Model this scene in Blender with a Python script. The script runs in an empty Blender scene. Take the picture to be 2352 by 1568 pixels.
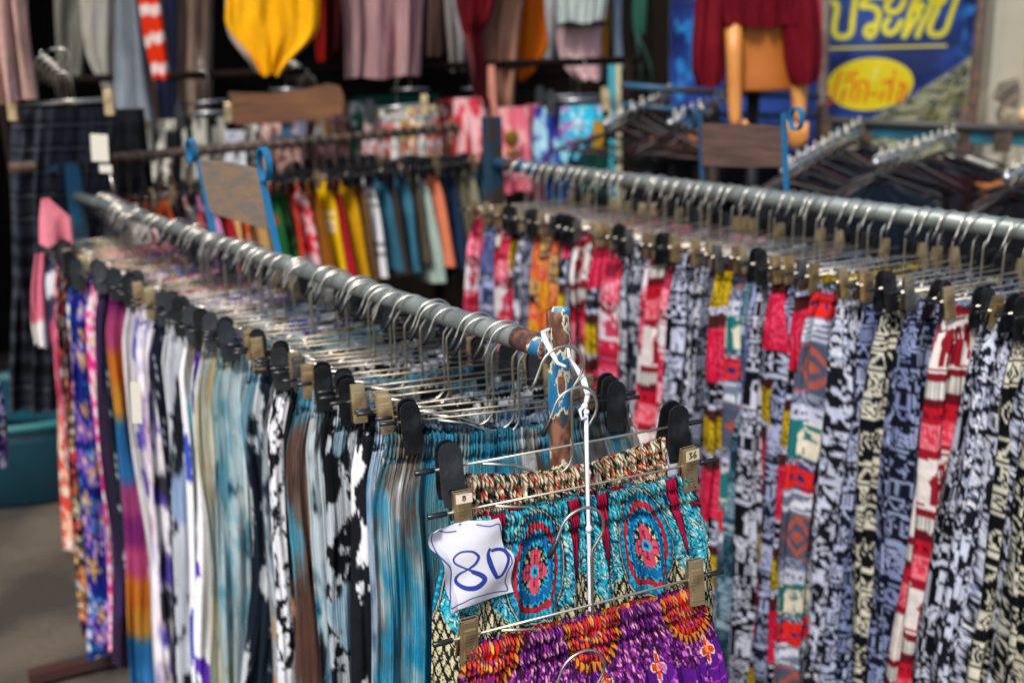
import bpy, bmesh, math, random
import numpy as np
from mathutils import Vector, Matrix
PI = math.pi
rnd = random.Random(7)
SC = bpy.context.scene
COL = bpy.context.scene.collection
# ------------------------------------------------------------------ camera
F, PITCH, ROLL, H = 2450.0, math.atan((784-85)/2450.0), math.radians(2.0), 1.75
fwd = np.array([0, math.cos(PITCH), -math.sin(PITCH)]); rt = np.array([1., 0, 0]); up = np.cross(rt, fwd)
CR = math.cos(ROLL)*rt - math.sin(ROLL)*up
CU = math.cos(ROLL)*up + math.sin(ROLL)*rt
# vertical lines of the place lean a little to the right at their foot
C0 = np.array([0, 0, H])
def ray(x, y): return fwd + CR*(x-1176)/F - CU*(y-784)/F
def atz(x, y, z): d = ray(x, y); return Vector(C0 + d*(z-H)/d[2])
def aty(x, y, Y): d = ray(x, y); return Vector(C0 + d*Y/d[1])
cam = bpy.data.objects.new('camera', bpy.data.cameras.new('camera')); COL.objects.link(cam)
cam.matrix_world = Matrix(((CR[0], CU[0], -fwd[0], 0), (CR[1], CU[1], -fwd[1], 0), (CR[2], CU[2], -fwd[2], H), (0, 0, 0, 1)))
cam.data.sensor_width = 36; cam.data.lens = F/2352*36; cam.data.clip_end = 300; cam.data.clip_start = .05
cam.data.dof.use_dof = True; cam.data.dof.focus_distance = 1.40; cam.data.dof.aperture_fstop = 2.8
SC.camera = cam
# ------------------------------------------------------------------ helpers
def lin(c):
    c = np.asarray(c, float)
    return np.where(c <= .04045, c/12.92, ((np.maximum(c, 0)+.055)/1.055)**2.4)
def hx(s): return np.array([int(s[i:i+2], 16)/255 for i in (0, 2, 4)])
def L4(s): return tuple(lin(hx(s)))+(1,)
MATS = {}
def mat(name, col='808080', rough=.6, metal=0., noise=None, bump=None, attr=False, pleat=None, sheen=0., spec=.5, stops=None, scale=None, coat=0.):
    """noise=(scale, second colour, lo, hi); bump=(scale, distance); pleat=period in metres on the cloth's own coordinates"""
    if name in MATS: return MATS[name]
    m = bpy.data.materials.new(name); m.use_nodes = True; nt = m.node_tree; N = nt.nodes; K = nt.links
    b = N['Principled BSDF']; b.inputs['Roughness'].default_value = rough; b.inputs['Metallic'].default_value = metal
    b.inputs['Specular IOR Level'].default_value = spec
    if sheen: b.inputs['Sheen Weight'].default_value = sheen
    if coat: b.inputs['Coat Weight'].default_value = coat
    tc = N.new('ShaderNodeTexCoord'); src = tc.outputs['Object']
    if scale:
        mp = N.new('ShaderNodeMapping'); mp.inputs['Scale'].default_value = scale; K.new(src, mp.inputs[0]); src = mp.outputs[0]
    base = None
    if attr:
        a = N.new('ShaderNodeAttribute'); a.attribute_name = 'Col'; base = a.outputs['Color']
    if noise:
        n = N.new('ShaderNodeTexNoise'); n.inputs['Scale'].default_value = noise[0]; n.inputs['Detail'].default_value = 6; K.new(src, n.inputs['Vector'])
        r = N.new('ShaderNodeMapRange'); r.inputs[1].default_value = noise[2]; r.inputs[2].default_value = noise[3]; K.new(n.outputs[0], r.inputs[0])
        mx = N.new('ShaderNodeMix'); mx.data_type = 'RGBA'; K.new(r.outputs[0], mx.inputs[0])
        if base: K.new(base, mx.inputs[6])
        else: mx.inputs[6].default_value = L4(col)
        mx.inputs[7].default_value = L4(noise[1]); base = mx.outputs[2]
    if base: K.new(base, b.inputs['Base Color'])
    else: b.inputs['Base Color'].default_value = L4(col)
    prev = None
    if pleat:
        uv = N.new('ShaderNodeUVMap'); sx = N.new('ShaderNodeSeparateXYZ'); K.new(uv.outputs[0], sx.inputs[0])
        ns = N.new('ShaderNodeTexNoise'); ns.inputs['Scale'].default_value = 9; ns.inputs['Detail'].default_value = 3; K.new(uv.outputs[0], ns.inputs['Vector'])
        m1 = N.new('ShaderNodeMath'); m1.operation = 'MULTIPLY_ADD'; K.new(sx.outputs[0], m1.inputs[0]); m1.inputs[1].default_value = 2*PI/pleat
        m0 = N.new('ShaderNodeMath'); m0.operation = 'MULTIPLY'; K.new(ns.outputs[0], m0.inputs[0]); m0.inputs[1].default_value = 9; K.new(m0.outputs[0], m1.inputs[2])
        m2 = N.new('ShaderNodeMath'); m2.operation = 'SINE'; K.new(m1.outputs[0], m2.inputs[0])
        bp = N.new('ShaderNodeBump'); bp.inputs['Strength'].default_value = .9; bp.inputs['Distance'].default_value = pleat*.5; K.new(m2.outputs[0], bp.inputs['Height']); prev = bp
    if bump:
        n2 = N.new('ShaderNodeTexNoise'); n2.inputs['Scale'].default_value = bump[0]; n2.inputs['Detail'].default_value = 4; K.new(src, n2.inputs['Vector'])
        bp = N.new('ShaderNodeBump'); bp.inputs['Strength'].default_value = .8; bp.inputs['Distance'].default_value = bump[1]; K.new(n2.outputs[0], bp.inputs['Height'])
        if prev: K.new(prev.outputs[0], bp.inputs['Normal'])
        prev = bp
    if prev: K.new(prev.outputs[0], b.inputs['Normal'])
    MATS[name] = m; return m
CLOTH = mat('cloth_plain', attr=True, rough=.85, bump=(45, .004), spec=.12)
PLEAT = mat('cloth_pleated', attr=True, rough=.8, bump=(30, .003), pleat=.0052, spec=.15)
RIBBED = mat('cloth_ribbed', attr=True, rough=.85, bump=(60, .002), pleat=.006, spec=.12)
CHROME = mat('chromed_wire', 'cfcbbf', rough=.3, metal=1, noise=(60, 'b8b2a2', .5, .8))
GALV = mat('galvanised_pipe', '9aa19e', rough=.45, metal=.45, noise=(14, '767e7b', .35, .7), bump=(160, .0008))
BLACKP = mat('black_plastic', '14161a', rough=.3, bump=(220, .0004), noise=(40, '303338', .45, .8))
BRONZE = mat('bronze_clip_metal', 'cfb994', rough=.33, metal=.85, noise=(40, '8a7250', .5, .75))
STEELC = mat('steel_clip_metal', '9a9a98', rough=.35, metal=.9, noise=(55, '6b6b6c', .4, .75))
BLUEP = mat('blue_paint', '1f6f9e', rough=.45, noise=(22, '3b4a50', .56, .68), bump=(60, .0012))
BLUED = mat('dark_blue_paint', '1b4c6a', rough=.5, noise=(9, '4a3a32', .55, .62), bump=(60, .001))
RUSTY = mat('rusty_brown_pipe', '5d4538', rough=.7, metal=.2, noise=(20, '37302e', .4, .65), bump=(80, .001))
def peel_mat(name, lowb=.52, hib=.56):
    m = bpy.data.materials.new(name); m.use_nodes = True; nt = m.node_tree; N = nt.nodes; K = nt.links; b = N['Principled BSDF']
    tc = N.new('ShaderNodeTexCoord'); mp = N.new('ShaderNodeMapping'); mp.inputs['Scale'].default_value = (1, 1, .55); K.new(tc.outputs['Object'], mp.inputs[0])
    def nz(s, d=6, off=0):
        n = N.new('ShaderNodeTexNoise'); n.inputs['Scale'].default_value = s; n.inputs['Detail'].default_value = d
        if off:
            q = N.new('ShaderNodeVectorMath'); q.inputs[1].default_value = (off, off, off); K.new(mp.outputs[0], q.inputs[0]); K.new(q.outputs[0], n.inputs['Vector'])
        else: K.new(mp.outputs[0], n.inputs['Vector'])
        return n.outputs[0]
    def rng(s, a, c):
        r = N.new('ShaderNodeMapRange'); r.inputs[1].default_value = a; r.inputs[2].default_value = c; K.new(s, r.inputs[0]); return r.outputs[0]
    def mix(f, a, c):
        x = N.new('ShaderNodeMix'); x.data_type = 'RGBA'; K.new(f, x.inputs[0])
        for i, v in ((6, a), (7, c)):
            if isinstance(v, str): x.inputs[i].default_value = L4(v)
            else: K.new(v, x.inputs[i])
        return x.outputs[2]
    n1 = nz(26, 9)
    rust = mix(rng(nz(70, 6, 3.), .42, .6), '553629', '8e5f4b')
    rust = mix(rng(nz(40, 5, 5.), .56, .62), rust, '2c4048')
    paint = mix(rng(nz(30, 5, 8.), .5, .62), '1a6a9c', '4c8c9c')
    c = mix(rng(n1, lowb-.022, lowb-.016), rust, 'd9cfae')
    c = mix(rng(n1, lowb+.008, lowb+.014), c, paint)
    K.new(c, b.inputs['Base Color']); b.inputs['Roughness'].default_value = .52
    bp = N.new('ShaderNodeBump'); bp.inputs['Distance'].default_value = .0012; K.new(rng(n1, lowb-.03, lowb+.03), bp.inputs['Height']); K.new(bp.outputs[0], b.inputs['Normal'])
    MATS[name] = m; return m
PEEL = peel_mat('peeling_blue_paint', .525)

def link(name, me, parent=None, m=None):
    o = bpy.data.objects.new(name, me); COL.objects.link(o)
    if m is not None: me.materials.append(m)
    if parent: o.parent = parent
    return o
def tag(o, label, cat, group=None):
    o['label'] = label; o['category'] = cat
    if group: o['group'] = group
    return o
def thing(name, label, cat, loc=(0, 0, 0), rz=0., group=None):
    o = bpy.data.objects.new(name, None); COL.objects.link(o); o.empty_display_size = .02
    o.location = loc; o.rotation_euler = (0, 0, rz); return tag(o, label, cat, group)
def structure(o): o['kind'] = 'structure'; return o
class MB:
    def __init__(s): s.bm = bmesh.new()
    def box(s, c, d, rot=None, bev=0):
        r = bmesh.ops.create_cube(s.bm, size=1); M = Matrix.Translation(c) @ (rot.to_4x4() if rot else Matrix()) @ Matrix.Diagonal((*d, 1))
        bmesh.ops.transform(s.bm, matrix=M, verts=r['verts'])
        if bev:
            es = list({e for v in r['verts'] for e in v.link_edges}); bmesh.ops.bevel(s.bm, geom=es, offset=bev, segments=2, affect='EDGES', profile=.5)
        return s
    def tube(s, pts, r, n=8, cap=True):
        pts = [Vector(p) for p in pts]; rs = r if isinstance(r, (list, tuple)) else [r]*len(pts)
        t0 = (pts[1]-pts[0]).normalized(); nr = t0.orthogonal().normalized(); rings = []
        for i, p in enumerate(pts):
            t = ((pts[i+1]-p).normalized() if i == 0 else (p-pts[i-1]).normalized() if i == len(pts)-1 else ((pts[i+1]-p).normalized()+(p-pts[i-1]).normalized()).normalized())
            nr = (nr-t*nr.dot(t)).normalized(); bi = t.cross(nr)
            rings.append([s.bm.verts.new(p+(nr*math.cos(2*PI*k/n)+bi*math.sin(2*PI*k/n))*rs[i]) for k in range(n)])
        for a, b in zip(rings, rings[1:]):
            for k in range(n): s.bm.faces.new((a[k], a[(k+1) % n], b[(k+1) % n], b[k])).smooth = True
        if cap: s.bm.faces.new(rings[0][::-1]); s.bm.faces.new(rings[-1])
        return s
    def prism(s, outline, t, M=None):
        """outline in x,z; thickness along y"""
        a = [s.bm.verts.new((x, -t/2, z)) for x, z in outline]; b = [s.bm.verts.new((x, t/2, z)) for x, z in outline]
        s.bm.faces.new(a); s.bm.faces.new(b[::-1]); n = len(a)
        for k in range(n): s.bm.faces.new((a[k], b[k], b[(k+1) % n], a[(k+1) % n]))
        if M is not None: bmesh.ops.transform(s.bm, matrix=M, verts=a+b)
        return s
    def ball(s, c, r, sc=(1, 1, 1)):
        q = bmesh.ops.create_uvsphere(s.bm, u_segments=14, v_segments=9, radius=r)
        bmesh.ops.transform(s.bm, matrix=Matrix.Translation(c) @ Matrix.Diagonal((*sc, 1)), verts=q['verts'])
        for v in q['verts']:
            for f in v.link_faces: f.smooth = True
        return s
    def lathe(s, prof, c=(0, 0, 0), n=24, sx=1, sy=1):
        rings = [[s.bm.verts.new((c[0]+r*sx*math.cos(2*PI*k/n), c[1]+r*sy*math.sin(2*PI*k/n), c[2]+z)) for k in range(n)] for r, z in prof]
        for a, b in zip(rings, rings[1:]):
            for k in range(n): s.bm.faces.new((a[k], a[(k+1) % n], b[(k+1) % n], b[k])).smooth = True
        return s
    def mesh(s, name):
        bmesh.ops.recalc_face_normals(s.bm, faces=s.bm.faces); me = bpy.data.meshes.new(name); s.bm.to_mesh(me); s.bm.free(); return me
    def build(s, name, m, parent=None):
        return link(name, s.mesh(name), parent, m)
def grid_mesh(name, P, Q, closed, col=None, uv=None, smooth=True, flip=False):
    """P: (nv, nu, 3) array"""
    nv, nu = P.shape[:2]
    idx = np.arange(nv*nu).reshape(nv, nu)
    if closed: a = idx[:-1]; b = np.roll(idx, -1, 1)[:-1]; c = np.roll(idx, -1, 1)[1:]; d = idx[1:]
    else: a = idx[:-1, :-1]; b = idx[:-1, 1:]; c = idx[1:, 1:]; d = idx[1:, :-1]
    f = np.stack((a, d, c, b) if flip else (a, b, c, d), -1).reshape(-1, 4)
    return P.reshape(-1, 3), f, (None if col is None else col.reshape(-1, 3)), (None if uv is None else uv.reshape(-1, 2))
def merge_mesh(name, pieces, m):
    vs = []; fs = []; cs = []; us = []; o = 0
    for p, f, c, u in pieces:
        vs.append(p); fs.append(f+o); cs.append(c); us.append(u); o += len(p)
    v = np.concatenate(vs).astype(np.float32); f = np.concatenate(fs).astype(np.int32)
    me = bpy.data.meshes.new(name); me.vertices.add(len(v)); me.vertices.foreach_set('co', v.ravel())
    me.loops.add(f.size); me.loops.foreach_set('vertex_index', f.ravel())
    me.polygons.add(len(f)); me.polygons.foreach_set('loop_start', np.arange(len(f), dtype=np.int32)*4)
    me.polygons.foreach_set('use_smooth', np.ones(len(f), bool))
    if cs[0] is not None:
        c = lin(np.clip(np.concatenate(cs), 0, 1)); at = me.color_attributes.new('Col', 'FLOAT_COLOR', 'POINT')
        at.data.foreach_set('color', np.concatenate([c, np.ones((len(c), 1))], 1).astype(np.float32).ravel())
    if us[0] is not None:
        u = np.concatenate(us).astype(np.float32); l = me.uv_layers.new(name='UVMap'); l.data.foreach_set('uv', u[f.ravel()].ravel())
    me.update(calc_edges=True); me.validate(); me.materials.append(m); return me
# ------------------------------------------------------------------ numpy noise
RT = np.random.RandomState(5).rand(256, 256)
def vn(x, y, s=0):
    x = x+s*17.31; y = y+s*9.77
    xi = np.floor(x).astype(int); yi = np.floor(y).astype(int); fx = x-xi; fy = y-yi
    fx = fx*fx*(3-2*fx); fy = fy*fy*(3-2*fy)
    g = lambda a, b: RT[a & 255, b & 255]
    return (g(xi, yi)*(1-fx)+g(xi+1, yi)*fx)*(1-fy)+(g(xi, yi+1)*(1-fx)+g(xi+1, yi+1)*fx)*fy
def fbm(x, y, s=0, o=4):
    t = 0; a = .5; w = 0
    for k in range(o): t = t+a*vn(x*2**k, y*2**k, s+k*3); w += a; a *= .55
    return t/w
def ss(a, b, x): t = np.clip((x-a)/(b-a), 0, 1); return t*t*(3-2*t)
def mixc(a, b, t): return a+(b-a)*t[..., None]
def full(c, u): return np.broadcast_to(hx(c), u.shape+(3,)).copy()
# ------------------------------------------------------------------ prints (colour as a function of the cloth's own metres u, v)
def solid(c, c2=None):
    def f(u, v, s): 
        o = full(c, u)
        return mixc(o, hx(c2), ss(.45, .7, fbm(u*9, v*5, s))) if c2 else o
    return f
def tiedye(cols, su=11, sv=5, sharp=.18, streak=.5):
    def f(u, v, s):
        wu = u+.03*(fbm(u*14, v*9, s+50)-.5)
        o = full(cols[0], u)
        for i, c in enumerate(cols[1:]):
            n = fbm(wu*su*1.5+i*7.7, v*sv*1.75+i*3.1, s+i*11, 4)+streak*.16*(vn(u*200, v*6, s+i)-.5)
            o = mixc(o, hx(c), ss(.53-sharp*.3, .53+sharp*.7, n))
        return o
    return f
def cow(bg, fg, su=34, sv=22, th=.5, third=None):
    def f(u, v, s):
        n = fbm(u*su*1.35, v*sv*1.5, s, 5)+.25*(fbm(u*8, v*6, s+9)-.5)
        o = mixc(full(bg, u), hx(fg), ss(th-.012, th+.012, n))
        if third: o = mixc(o, hx(third), ss(.6, .66, fbm(u*9, v*5, s+31)))
        return o
    return f
def ombre(cols, per=.42):
    def f(u, v, s):
        t = ((v+.025*(fbm(u*25, v*3, s)-.5)*2)/per*len(cols)) % len(cols); i = np.floor(t).astype(int) % len(cols); fr = ss(.45, 1, t-np.floor(t))
        A = np.array([hx(c) for c in cols]); return A[i]+(A[(i+1) % len(cols)]-A[i])*fr[..., None]
    return f
def dots(bg, fg, cell=.018, r=.09):
    def f(u, v, s):
        U = u/cell; V = v/cell; iu = np.floor(U).astype(int); iv = np.floor(V).astype(int)
        d = np.hypot(U-iu-.3-.4*RT[iu & 255, iv & 255], V-iv-.3-.4*RT[iv & 255, (iu+77) & 255])
        return mixc(full(bg, u), hx(fg), 1-ss(r, r+.08, d))
    return f
def floral(bg, fl, leaf, cell=.075, centre='f2d27a', bg2=None):
    def f(u, v, s):
        o = full(bg, u)
        if bg2: o = mixc(o, hx(bg2), ss(.5, .6, fbm(u*14, v*9, s)))
        lf = np.abs(fbm(u*30, v*26, s+4)-.5); o = mixc(o, hx(leaf), (1-ss(.02, .045, lf))*ss(.45, .55, fbm(u*10, v*8, s+8)))
        for k in range(3):
            cs = cell*(1, .7, .45)[k]; U = u/cs+k*.37+s; V = v/cs+k*.61; iu = np.floor(U).astype(int); iv = np.floor(V).astype(int)
            r1 = RT[(iu+k*31) & 255, iv & 255]; r2 = RT[iv & 255, (iu+k*57) & 255]; du = U-iu-.5-.2*(r1-.5); dv = V-iv-.5-.2*(r2-.5)
            d = np.hypot(du, dv); a = np.arctan2(dv, du); pet = .26+.13*np.cos(5*a+r1*6)+.03*np.cos(15*a)
            m = (1-ss(pet-.03, pet+.02, d))*(r2 > .25)
            C = np.array([hx(c) for c in fl])[(r1*97).astype(int) % len(fl)]
            C = C*(.72+.45*np.clip(d/.4, 0, 1))[..., None]
            o = o+(C-o)*m[..., None]; o = mixc(o, hx(centre), (1-ss(.06, .09, d))*(r2 > .25))
        return o
    return f
def motif(kind, u, t, h, s):
    y = t*h; c = np.zeros_like(u)
    if kind == 'solid': return c
    if kind == 'zig': p = h; z = np.abs(((u/p) % 1)-.5)*2; return (np.abs(((t*1.0)-z*.8-.1)) < .13)*1.
    if kind == 'diam':
        p = h*.9; z = np.abs(((u/p) % 1)-.5)*2; w = np.abs(t-.5)*2; q = z+w; return ((q < .9) & (q > .62) | (q < .3))*1.
    if kind == 'dots': p = h*.55; return (np.hypot(((u/p) % 1)-.5, (t-.5)*h/p) < .26)*1.
    if kind == 'lines': return (((u/.006) % 1) < .5)*1.
    if kind == 'hlines': return (((t*h/.007) % 1) < .45)*1.
    if kind == 'lace': return ss(.47, .55, fbm(u*150, y*150, s, 2))
    if kind == 'check': return (((np.floor(u/.018)+np.floor(y/.018)) % 2) > .5)*1.
    if kind == 'ros':
        p = h*.95; x = ((u/p) % 1)-.5; d = np.hypot(x, (t-.5)*h/p); a = np.arctan2(t-.5, x)
        return ((np.sin(d*42+1.2*np.cos(8*a)) > .1) & (d < .47))*1.
    if kind == 'leafy':
        p = max(h/max(1, round(h/.042)), .02); row = np.floor(y/p); x = ((u/p+.5*(row % 2)) % 1)-.5; q = (y/p) % 1-.5; a = np.arctan2(q, x); d = np.hypot(x, q)
        m = (d < .27+.17*np.cos(6*a)) & (d > .09); st = (d < .045)
        sq = (np.hypot(np.abs(x)-.5, np.abs(q)-.5) < .13)
        return (m | st | sq)*1.
    if kind == 'leafy2': n = fbm(u*55, y*45, s, 3); return (np.abs(n-.5) > .075)*1.*(n > .5)
    if kind == 'scroll':
        p = h*.8; x = ((u/p) % 1)-.5; yy = (t-.5); a = np.arctan2(yy, x); d = np.hypot(x, yy)
        return ((np.abs(np.sin(a*1.0+d*16)) < .48) & (d < .48))*1.
    if kind == 'eleph':
        p = h*1.25; x = ((u/p) % 1)*1.25; yy = 1-t
        e = lambda cx, cy, a, b: ((x-cx)/a)**2+((yy-cy)/b)**2 < 1
        m = e(.56, .55, .32, .25) | e(.93, .68, .15, .17)
        for lx in (.33, .5, .68, .82): m |= (np.abs(x-lx) < .07) & (yy > .1) & (yy < .5)
        m |= (np.abs(x-1.07-.05*np.sin(yy*7)) < .045) & (yy > .2) & (yy < .72)
        m |= (np.hypot(x-.25, yy-.55) < .04)
        sp = fbm(u*120, y*120, s, 2) > .58
        m = m & ~(e(.56, .60, .20, .13) & sp) & ~e(.84, .66, .018, .09) & ~e(.98, .74, .02, .02)
        return m*1.
    return c
def banded(bands):
    tot = sum(b[0] for b in bands)
    def f(u, v, s):
        u = u*1.1
        vv = (v*1.1+s*.0713+.002*np.sin(u*30+s)) % tot; o = np.zeros(u.shape+(3,)); y = 0
        for j, (h, bg, fg, k) in enumerate(bands):
            sel = (vv >= y) & (vv < y+h)
            if sel.any():
                uu = u[sel]; t = (vv[sel]-y)/h; c = full(bg, uu)
                if k != 'solid': c = mixc(c, hx(fg), motif(k, uu, t, h, s+j)*1.)
                ed = np.minimum(t, 1-t)*h
                if k != 'solid' and h > .035: c = np.where(((ed > .0045) & (ed < .0075))[..., None], hx(fg), c); c = np.where((ed <= .0045)[..., None], hx(bg), c)
                o[sel] = c
            y += h
        return o*(.93+.1*vn(u*60, v*60, s))[..., None]
    return f
def plaid(a, b, c, p=.075):
    def f(u, v, s):
        x = ((u/p) % 1); y = ((v/p) % 1); o = full(a, u); o = mixc(o, hx(b), .5*(x < .5)+.5*(y < .5)); o = mixc(o, hx(c), .7*((np.abs(x-.75) < .03) | (np.abs(y-.75) < .03)))
        return o
    return f
def gridline(a, b, p=.035, w=.08):
    def f(u, v, s): return mixc(full(a, u), hx(b), 1.*((((u/p) % 1) < w) | (((v/p) % 1) < w)))
    return f
def stripes(cols, per):
    def f(u, v, s):
        t = ((v+.01*np.sin(u*20))/per*len(cols)) % len(cols); return np.array([hx(c) for c in cols])[np.floor(t).astype(int) % len(cols)]
    return f
def paisley():
    pal = ['f3ead0', 'b3202c', '1d6b4a', 'd08a2a', '15161c']
    def f(u, v, s):
        o = full('1a1a20', u); 
        cs = .030; row = np.floor(v/cs).astype(int); U = u/cs+.5*(row % 2); V = v/cs; iu = np.floor(U).astype(int)
        r1 = RT[iu & 255, row & 255]; x = (U-iu-.5)*np.where(r1 > .5, 1, -1); y = V-row-.5
        bx = x+.5*y*y-.06; rad = np.hypot(bx/(.62-.42*(y+.5)), y/.52)
        for k, (r, c) in enumerate(((1., 4), (.9, 0), (.78, 1), (.6, 3), (.48, 0), (.36, 2), (.2, 0))):
            C = np.array([hx(pal[(c+int(0)) % 5]), hx(pal[{1: 2, 2: 1, 3: 1}.get(c, c)])])[(r1*10).astype(int) % 2]
            o = np.where((rad < r)[..., None], C, o)
        bgm = rad > 1; n = fbm(u*170, v*170, s, 2)
        o = np.where((bgm & (n > .52))[..., None], hx('d8b46a'), o); o = np.where((bgm & (n > .62))[..., None], hx('b82c34'), o)
        o = np.where(((n < .36) & ~bgm)[..., None], hx('f3ead0'), o)
        return o
    return f
def petalring(d, a, r0, r1, n, ph=0.):
    m = (r0+r1)/2; h = (r1-r0)/2
    return np.abs(d-m) < h*(.35+.65*np.abs(np.cos(n*a/2+ph)))
def medallion(o, x, y, sx, sy, rings, core=True):
    d = np.hypot(x/sx, y/sy); a = np.arctan2(y/sy, x/sx)
    for r0, r1, n, c, kind in rings:
        if kind == 'ring': m = (d >= r0) & (d < r1)
        elif kind == 'pet': m = petalring(d, a, r0, r1, n)
        elif kind == 'scal': m = (d >= r0) & (d < r0+(r1-r0)*(.5+.5*np.abs(np.cos(n*a/2))))
        elif kind == 'dot': m = (np.abs(d-(r0+r1)/2) < (r1-r0)/2) & (np.cos(n*a) > .2)
        elif kind == 'ray': m = (d >= r0) & (d < r1) & (np.cos(n*a) > (d-r0)/(r1-r0)*1.9-.95)
        o[m] = hx(c)
    return d
def mandala():
    def f(u, v, s):
        o = full('1b8fa8', u)
        n = fbm(u*60+2*np.sin(v*60), v*45, s, 3); o = np.where(((np.sin(n*34) > .3))[..., None], hx('35c3d8'), o); o = np.where((np.sin(n*34) < -.55)[..., None], hx('153a63'), o)
        o = np.where((np.sin(n*34+1.2) > .93)[..., None], hx('e9e2c0'), o)
        # cream and black damask between, from the knee line
        lo = v > (.095+.05*np.abs(np.sin(u*PI/.145))); z = np.abs(((u/.036) % 1)-.5)*2; w = ((v/.03) % 1)
        dm = np.where((np.abs(w-z) < .17)[..., None], hx('191a1c'), hx('d8cfa6')); dm = np.where((np.abs(w+z-1) < .12)[..., None], hx('191a1c'), dm)
        n3 = fbm(u*130, v*130, s+3, 2); dm = np.where((np.abs(n3-.5) < .03)[..., None], hx('2b2b2b'), dm)
        o = np.where(lo[..., None], dm, o)
        # crimson darts hanging from the waist
        P = .362; X0 = .146; xd = (np.abs(((u+X0)/P+.5) % 1-.5)-.36)*np.where(True, 1, 1)*1.
        dart = (np.abs(xd*P) < .021*np.clip(1-v/.105, 0, 1)**.8) & (v < .105)
        o = np.where(((np.abs(xd*P) < .004+.023*np.clip(1-v/.11, 0, 1)**.8) & (v < .112))[..., None], hx('20202a'), o)
        o[dart] = hx('a8123c')
        # tall oval medallions
        x = ((u+X0)/P+.5) % 1-.5; x = x*P; y = v-.082
        medallion(o, x, y, .087, .074, [(0, 1.1, 1, '20202c', 'ring'), (0, 1.06, 1, 'b9b9a4', 'ring'), (0, 1.03, 1, '20202c', 'ring'), (0, 1.0, 1, '1273a0', 'ring'), (.82, 1.0, 44, '22b4d2', 'ray'), (0, .84, 1, '7d1526', 'ring'), (.7, .86, 30, 'b52a38', 'scal'),
            (0, .72, 1, '182a4c', 'ring'), (.40, .73, 22, '2cbcd6', 'pet'), (.46, .68, 22, '1466a2', 'pet'), (0, .40, 1, '17182a', 'ring'), (.24, .38, 12, 'd9cf9f', 'dot'), (0, .25, 1, '16203e', 'ring')])
        xx = x/.036; yy = (y-.004)/.032; a = np.arctan2(yy, xx); d = np.hypot(xx, yy)
        m = d < .35+.65*np.abs(np.cos(2*a)); o[m] = hx('d4526a'); o[(d < .25+.45*np.abs(np.cos(2*a))) & (np.abs(np.sin(4*a)) < .5)] = hx('8c1e4c'); o[d < .26] = hx('2cb6cf'); o[d < .12] = hx('22308c')
        return o
    return f
def purpleprint():
    def f(u, v, s):
        o = full('5a1a86', u)
        n = fbm(u*200, v*200, s, 2); up = v < .075+.035*np.abs(np.sin(u*PI/.20))
        o = np.where((up & (n > .55))[..., None], hx('9a3496'), o); o = np.where((up & (n < .42))[..., None], hx('3a1230'), o); o = np.where((up & (n > .71))[..., None], hx('e8a8b8'), o)
        P = .33; x = ((u+.16)/P % 1-.5)*P; y = v-.004
        medallion(o, x, y, .088, .066, [(0, 1.1, 1, '3a1230', 'ring'), (.9, 1.12, 36, 'e08a2a', 'ray'), (.72, .92, 34, 'e23a16', 'ray'), (0, .74, 1, '6a1b66', 'ring'), (.45, .74, 26, 'ee5a16', 'ray'), (.35, .5, 24, 'e8a83a', 'ray'), (0, .36, 1, '8a2a86', 'ring'), (.1, .36, 14, 'e03418', 'pet'), (0, .1, 1, 'f0b050', 'ring')])
        # small blossoms and curling tendrils on the violet ground
        P2 = .165; x2 = (((u+.05)/P2) % 1-.5)*P2; row = np.floor((v-.045)/.15); y2 = (v-.045)-row*.15-.05
        a = np.arctan2(y2, x2); d = np.hypot(x2, y2)
        m = (d < .006+.019*np.abs(np.cos(2*a))); o[m & (v > .05)] = hx('f2dcc8'); o[(d < .004+.017*np.abs(np.cos(2*a))) & (v > .05)] = hx('e0401a'); o[(d < .006) & (v > .05)] = hx('f2b43a')
        sw = np.abs(np.sin(a*1.0+d*150)) < .16; o[sw & (d > .032) & (d < .058) & (v > .1)] = hx('b23ac0')
        sp = (RT[(np.floor(u/.007).astype(int)) & 255, (np.floor(v/.007).astype(int)) & 255] > .9) & (v > .08) & (v < .16); o[sp] = hx('d070c8')
        return o
    return f
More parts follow.
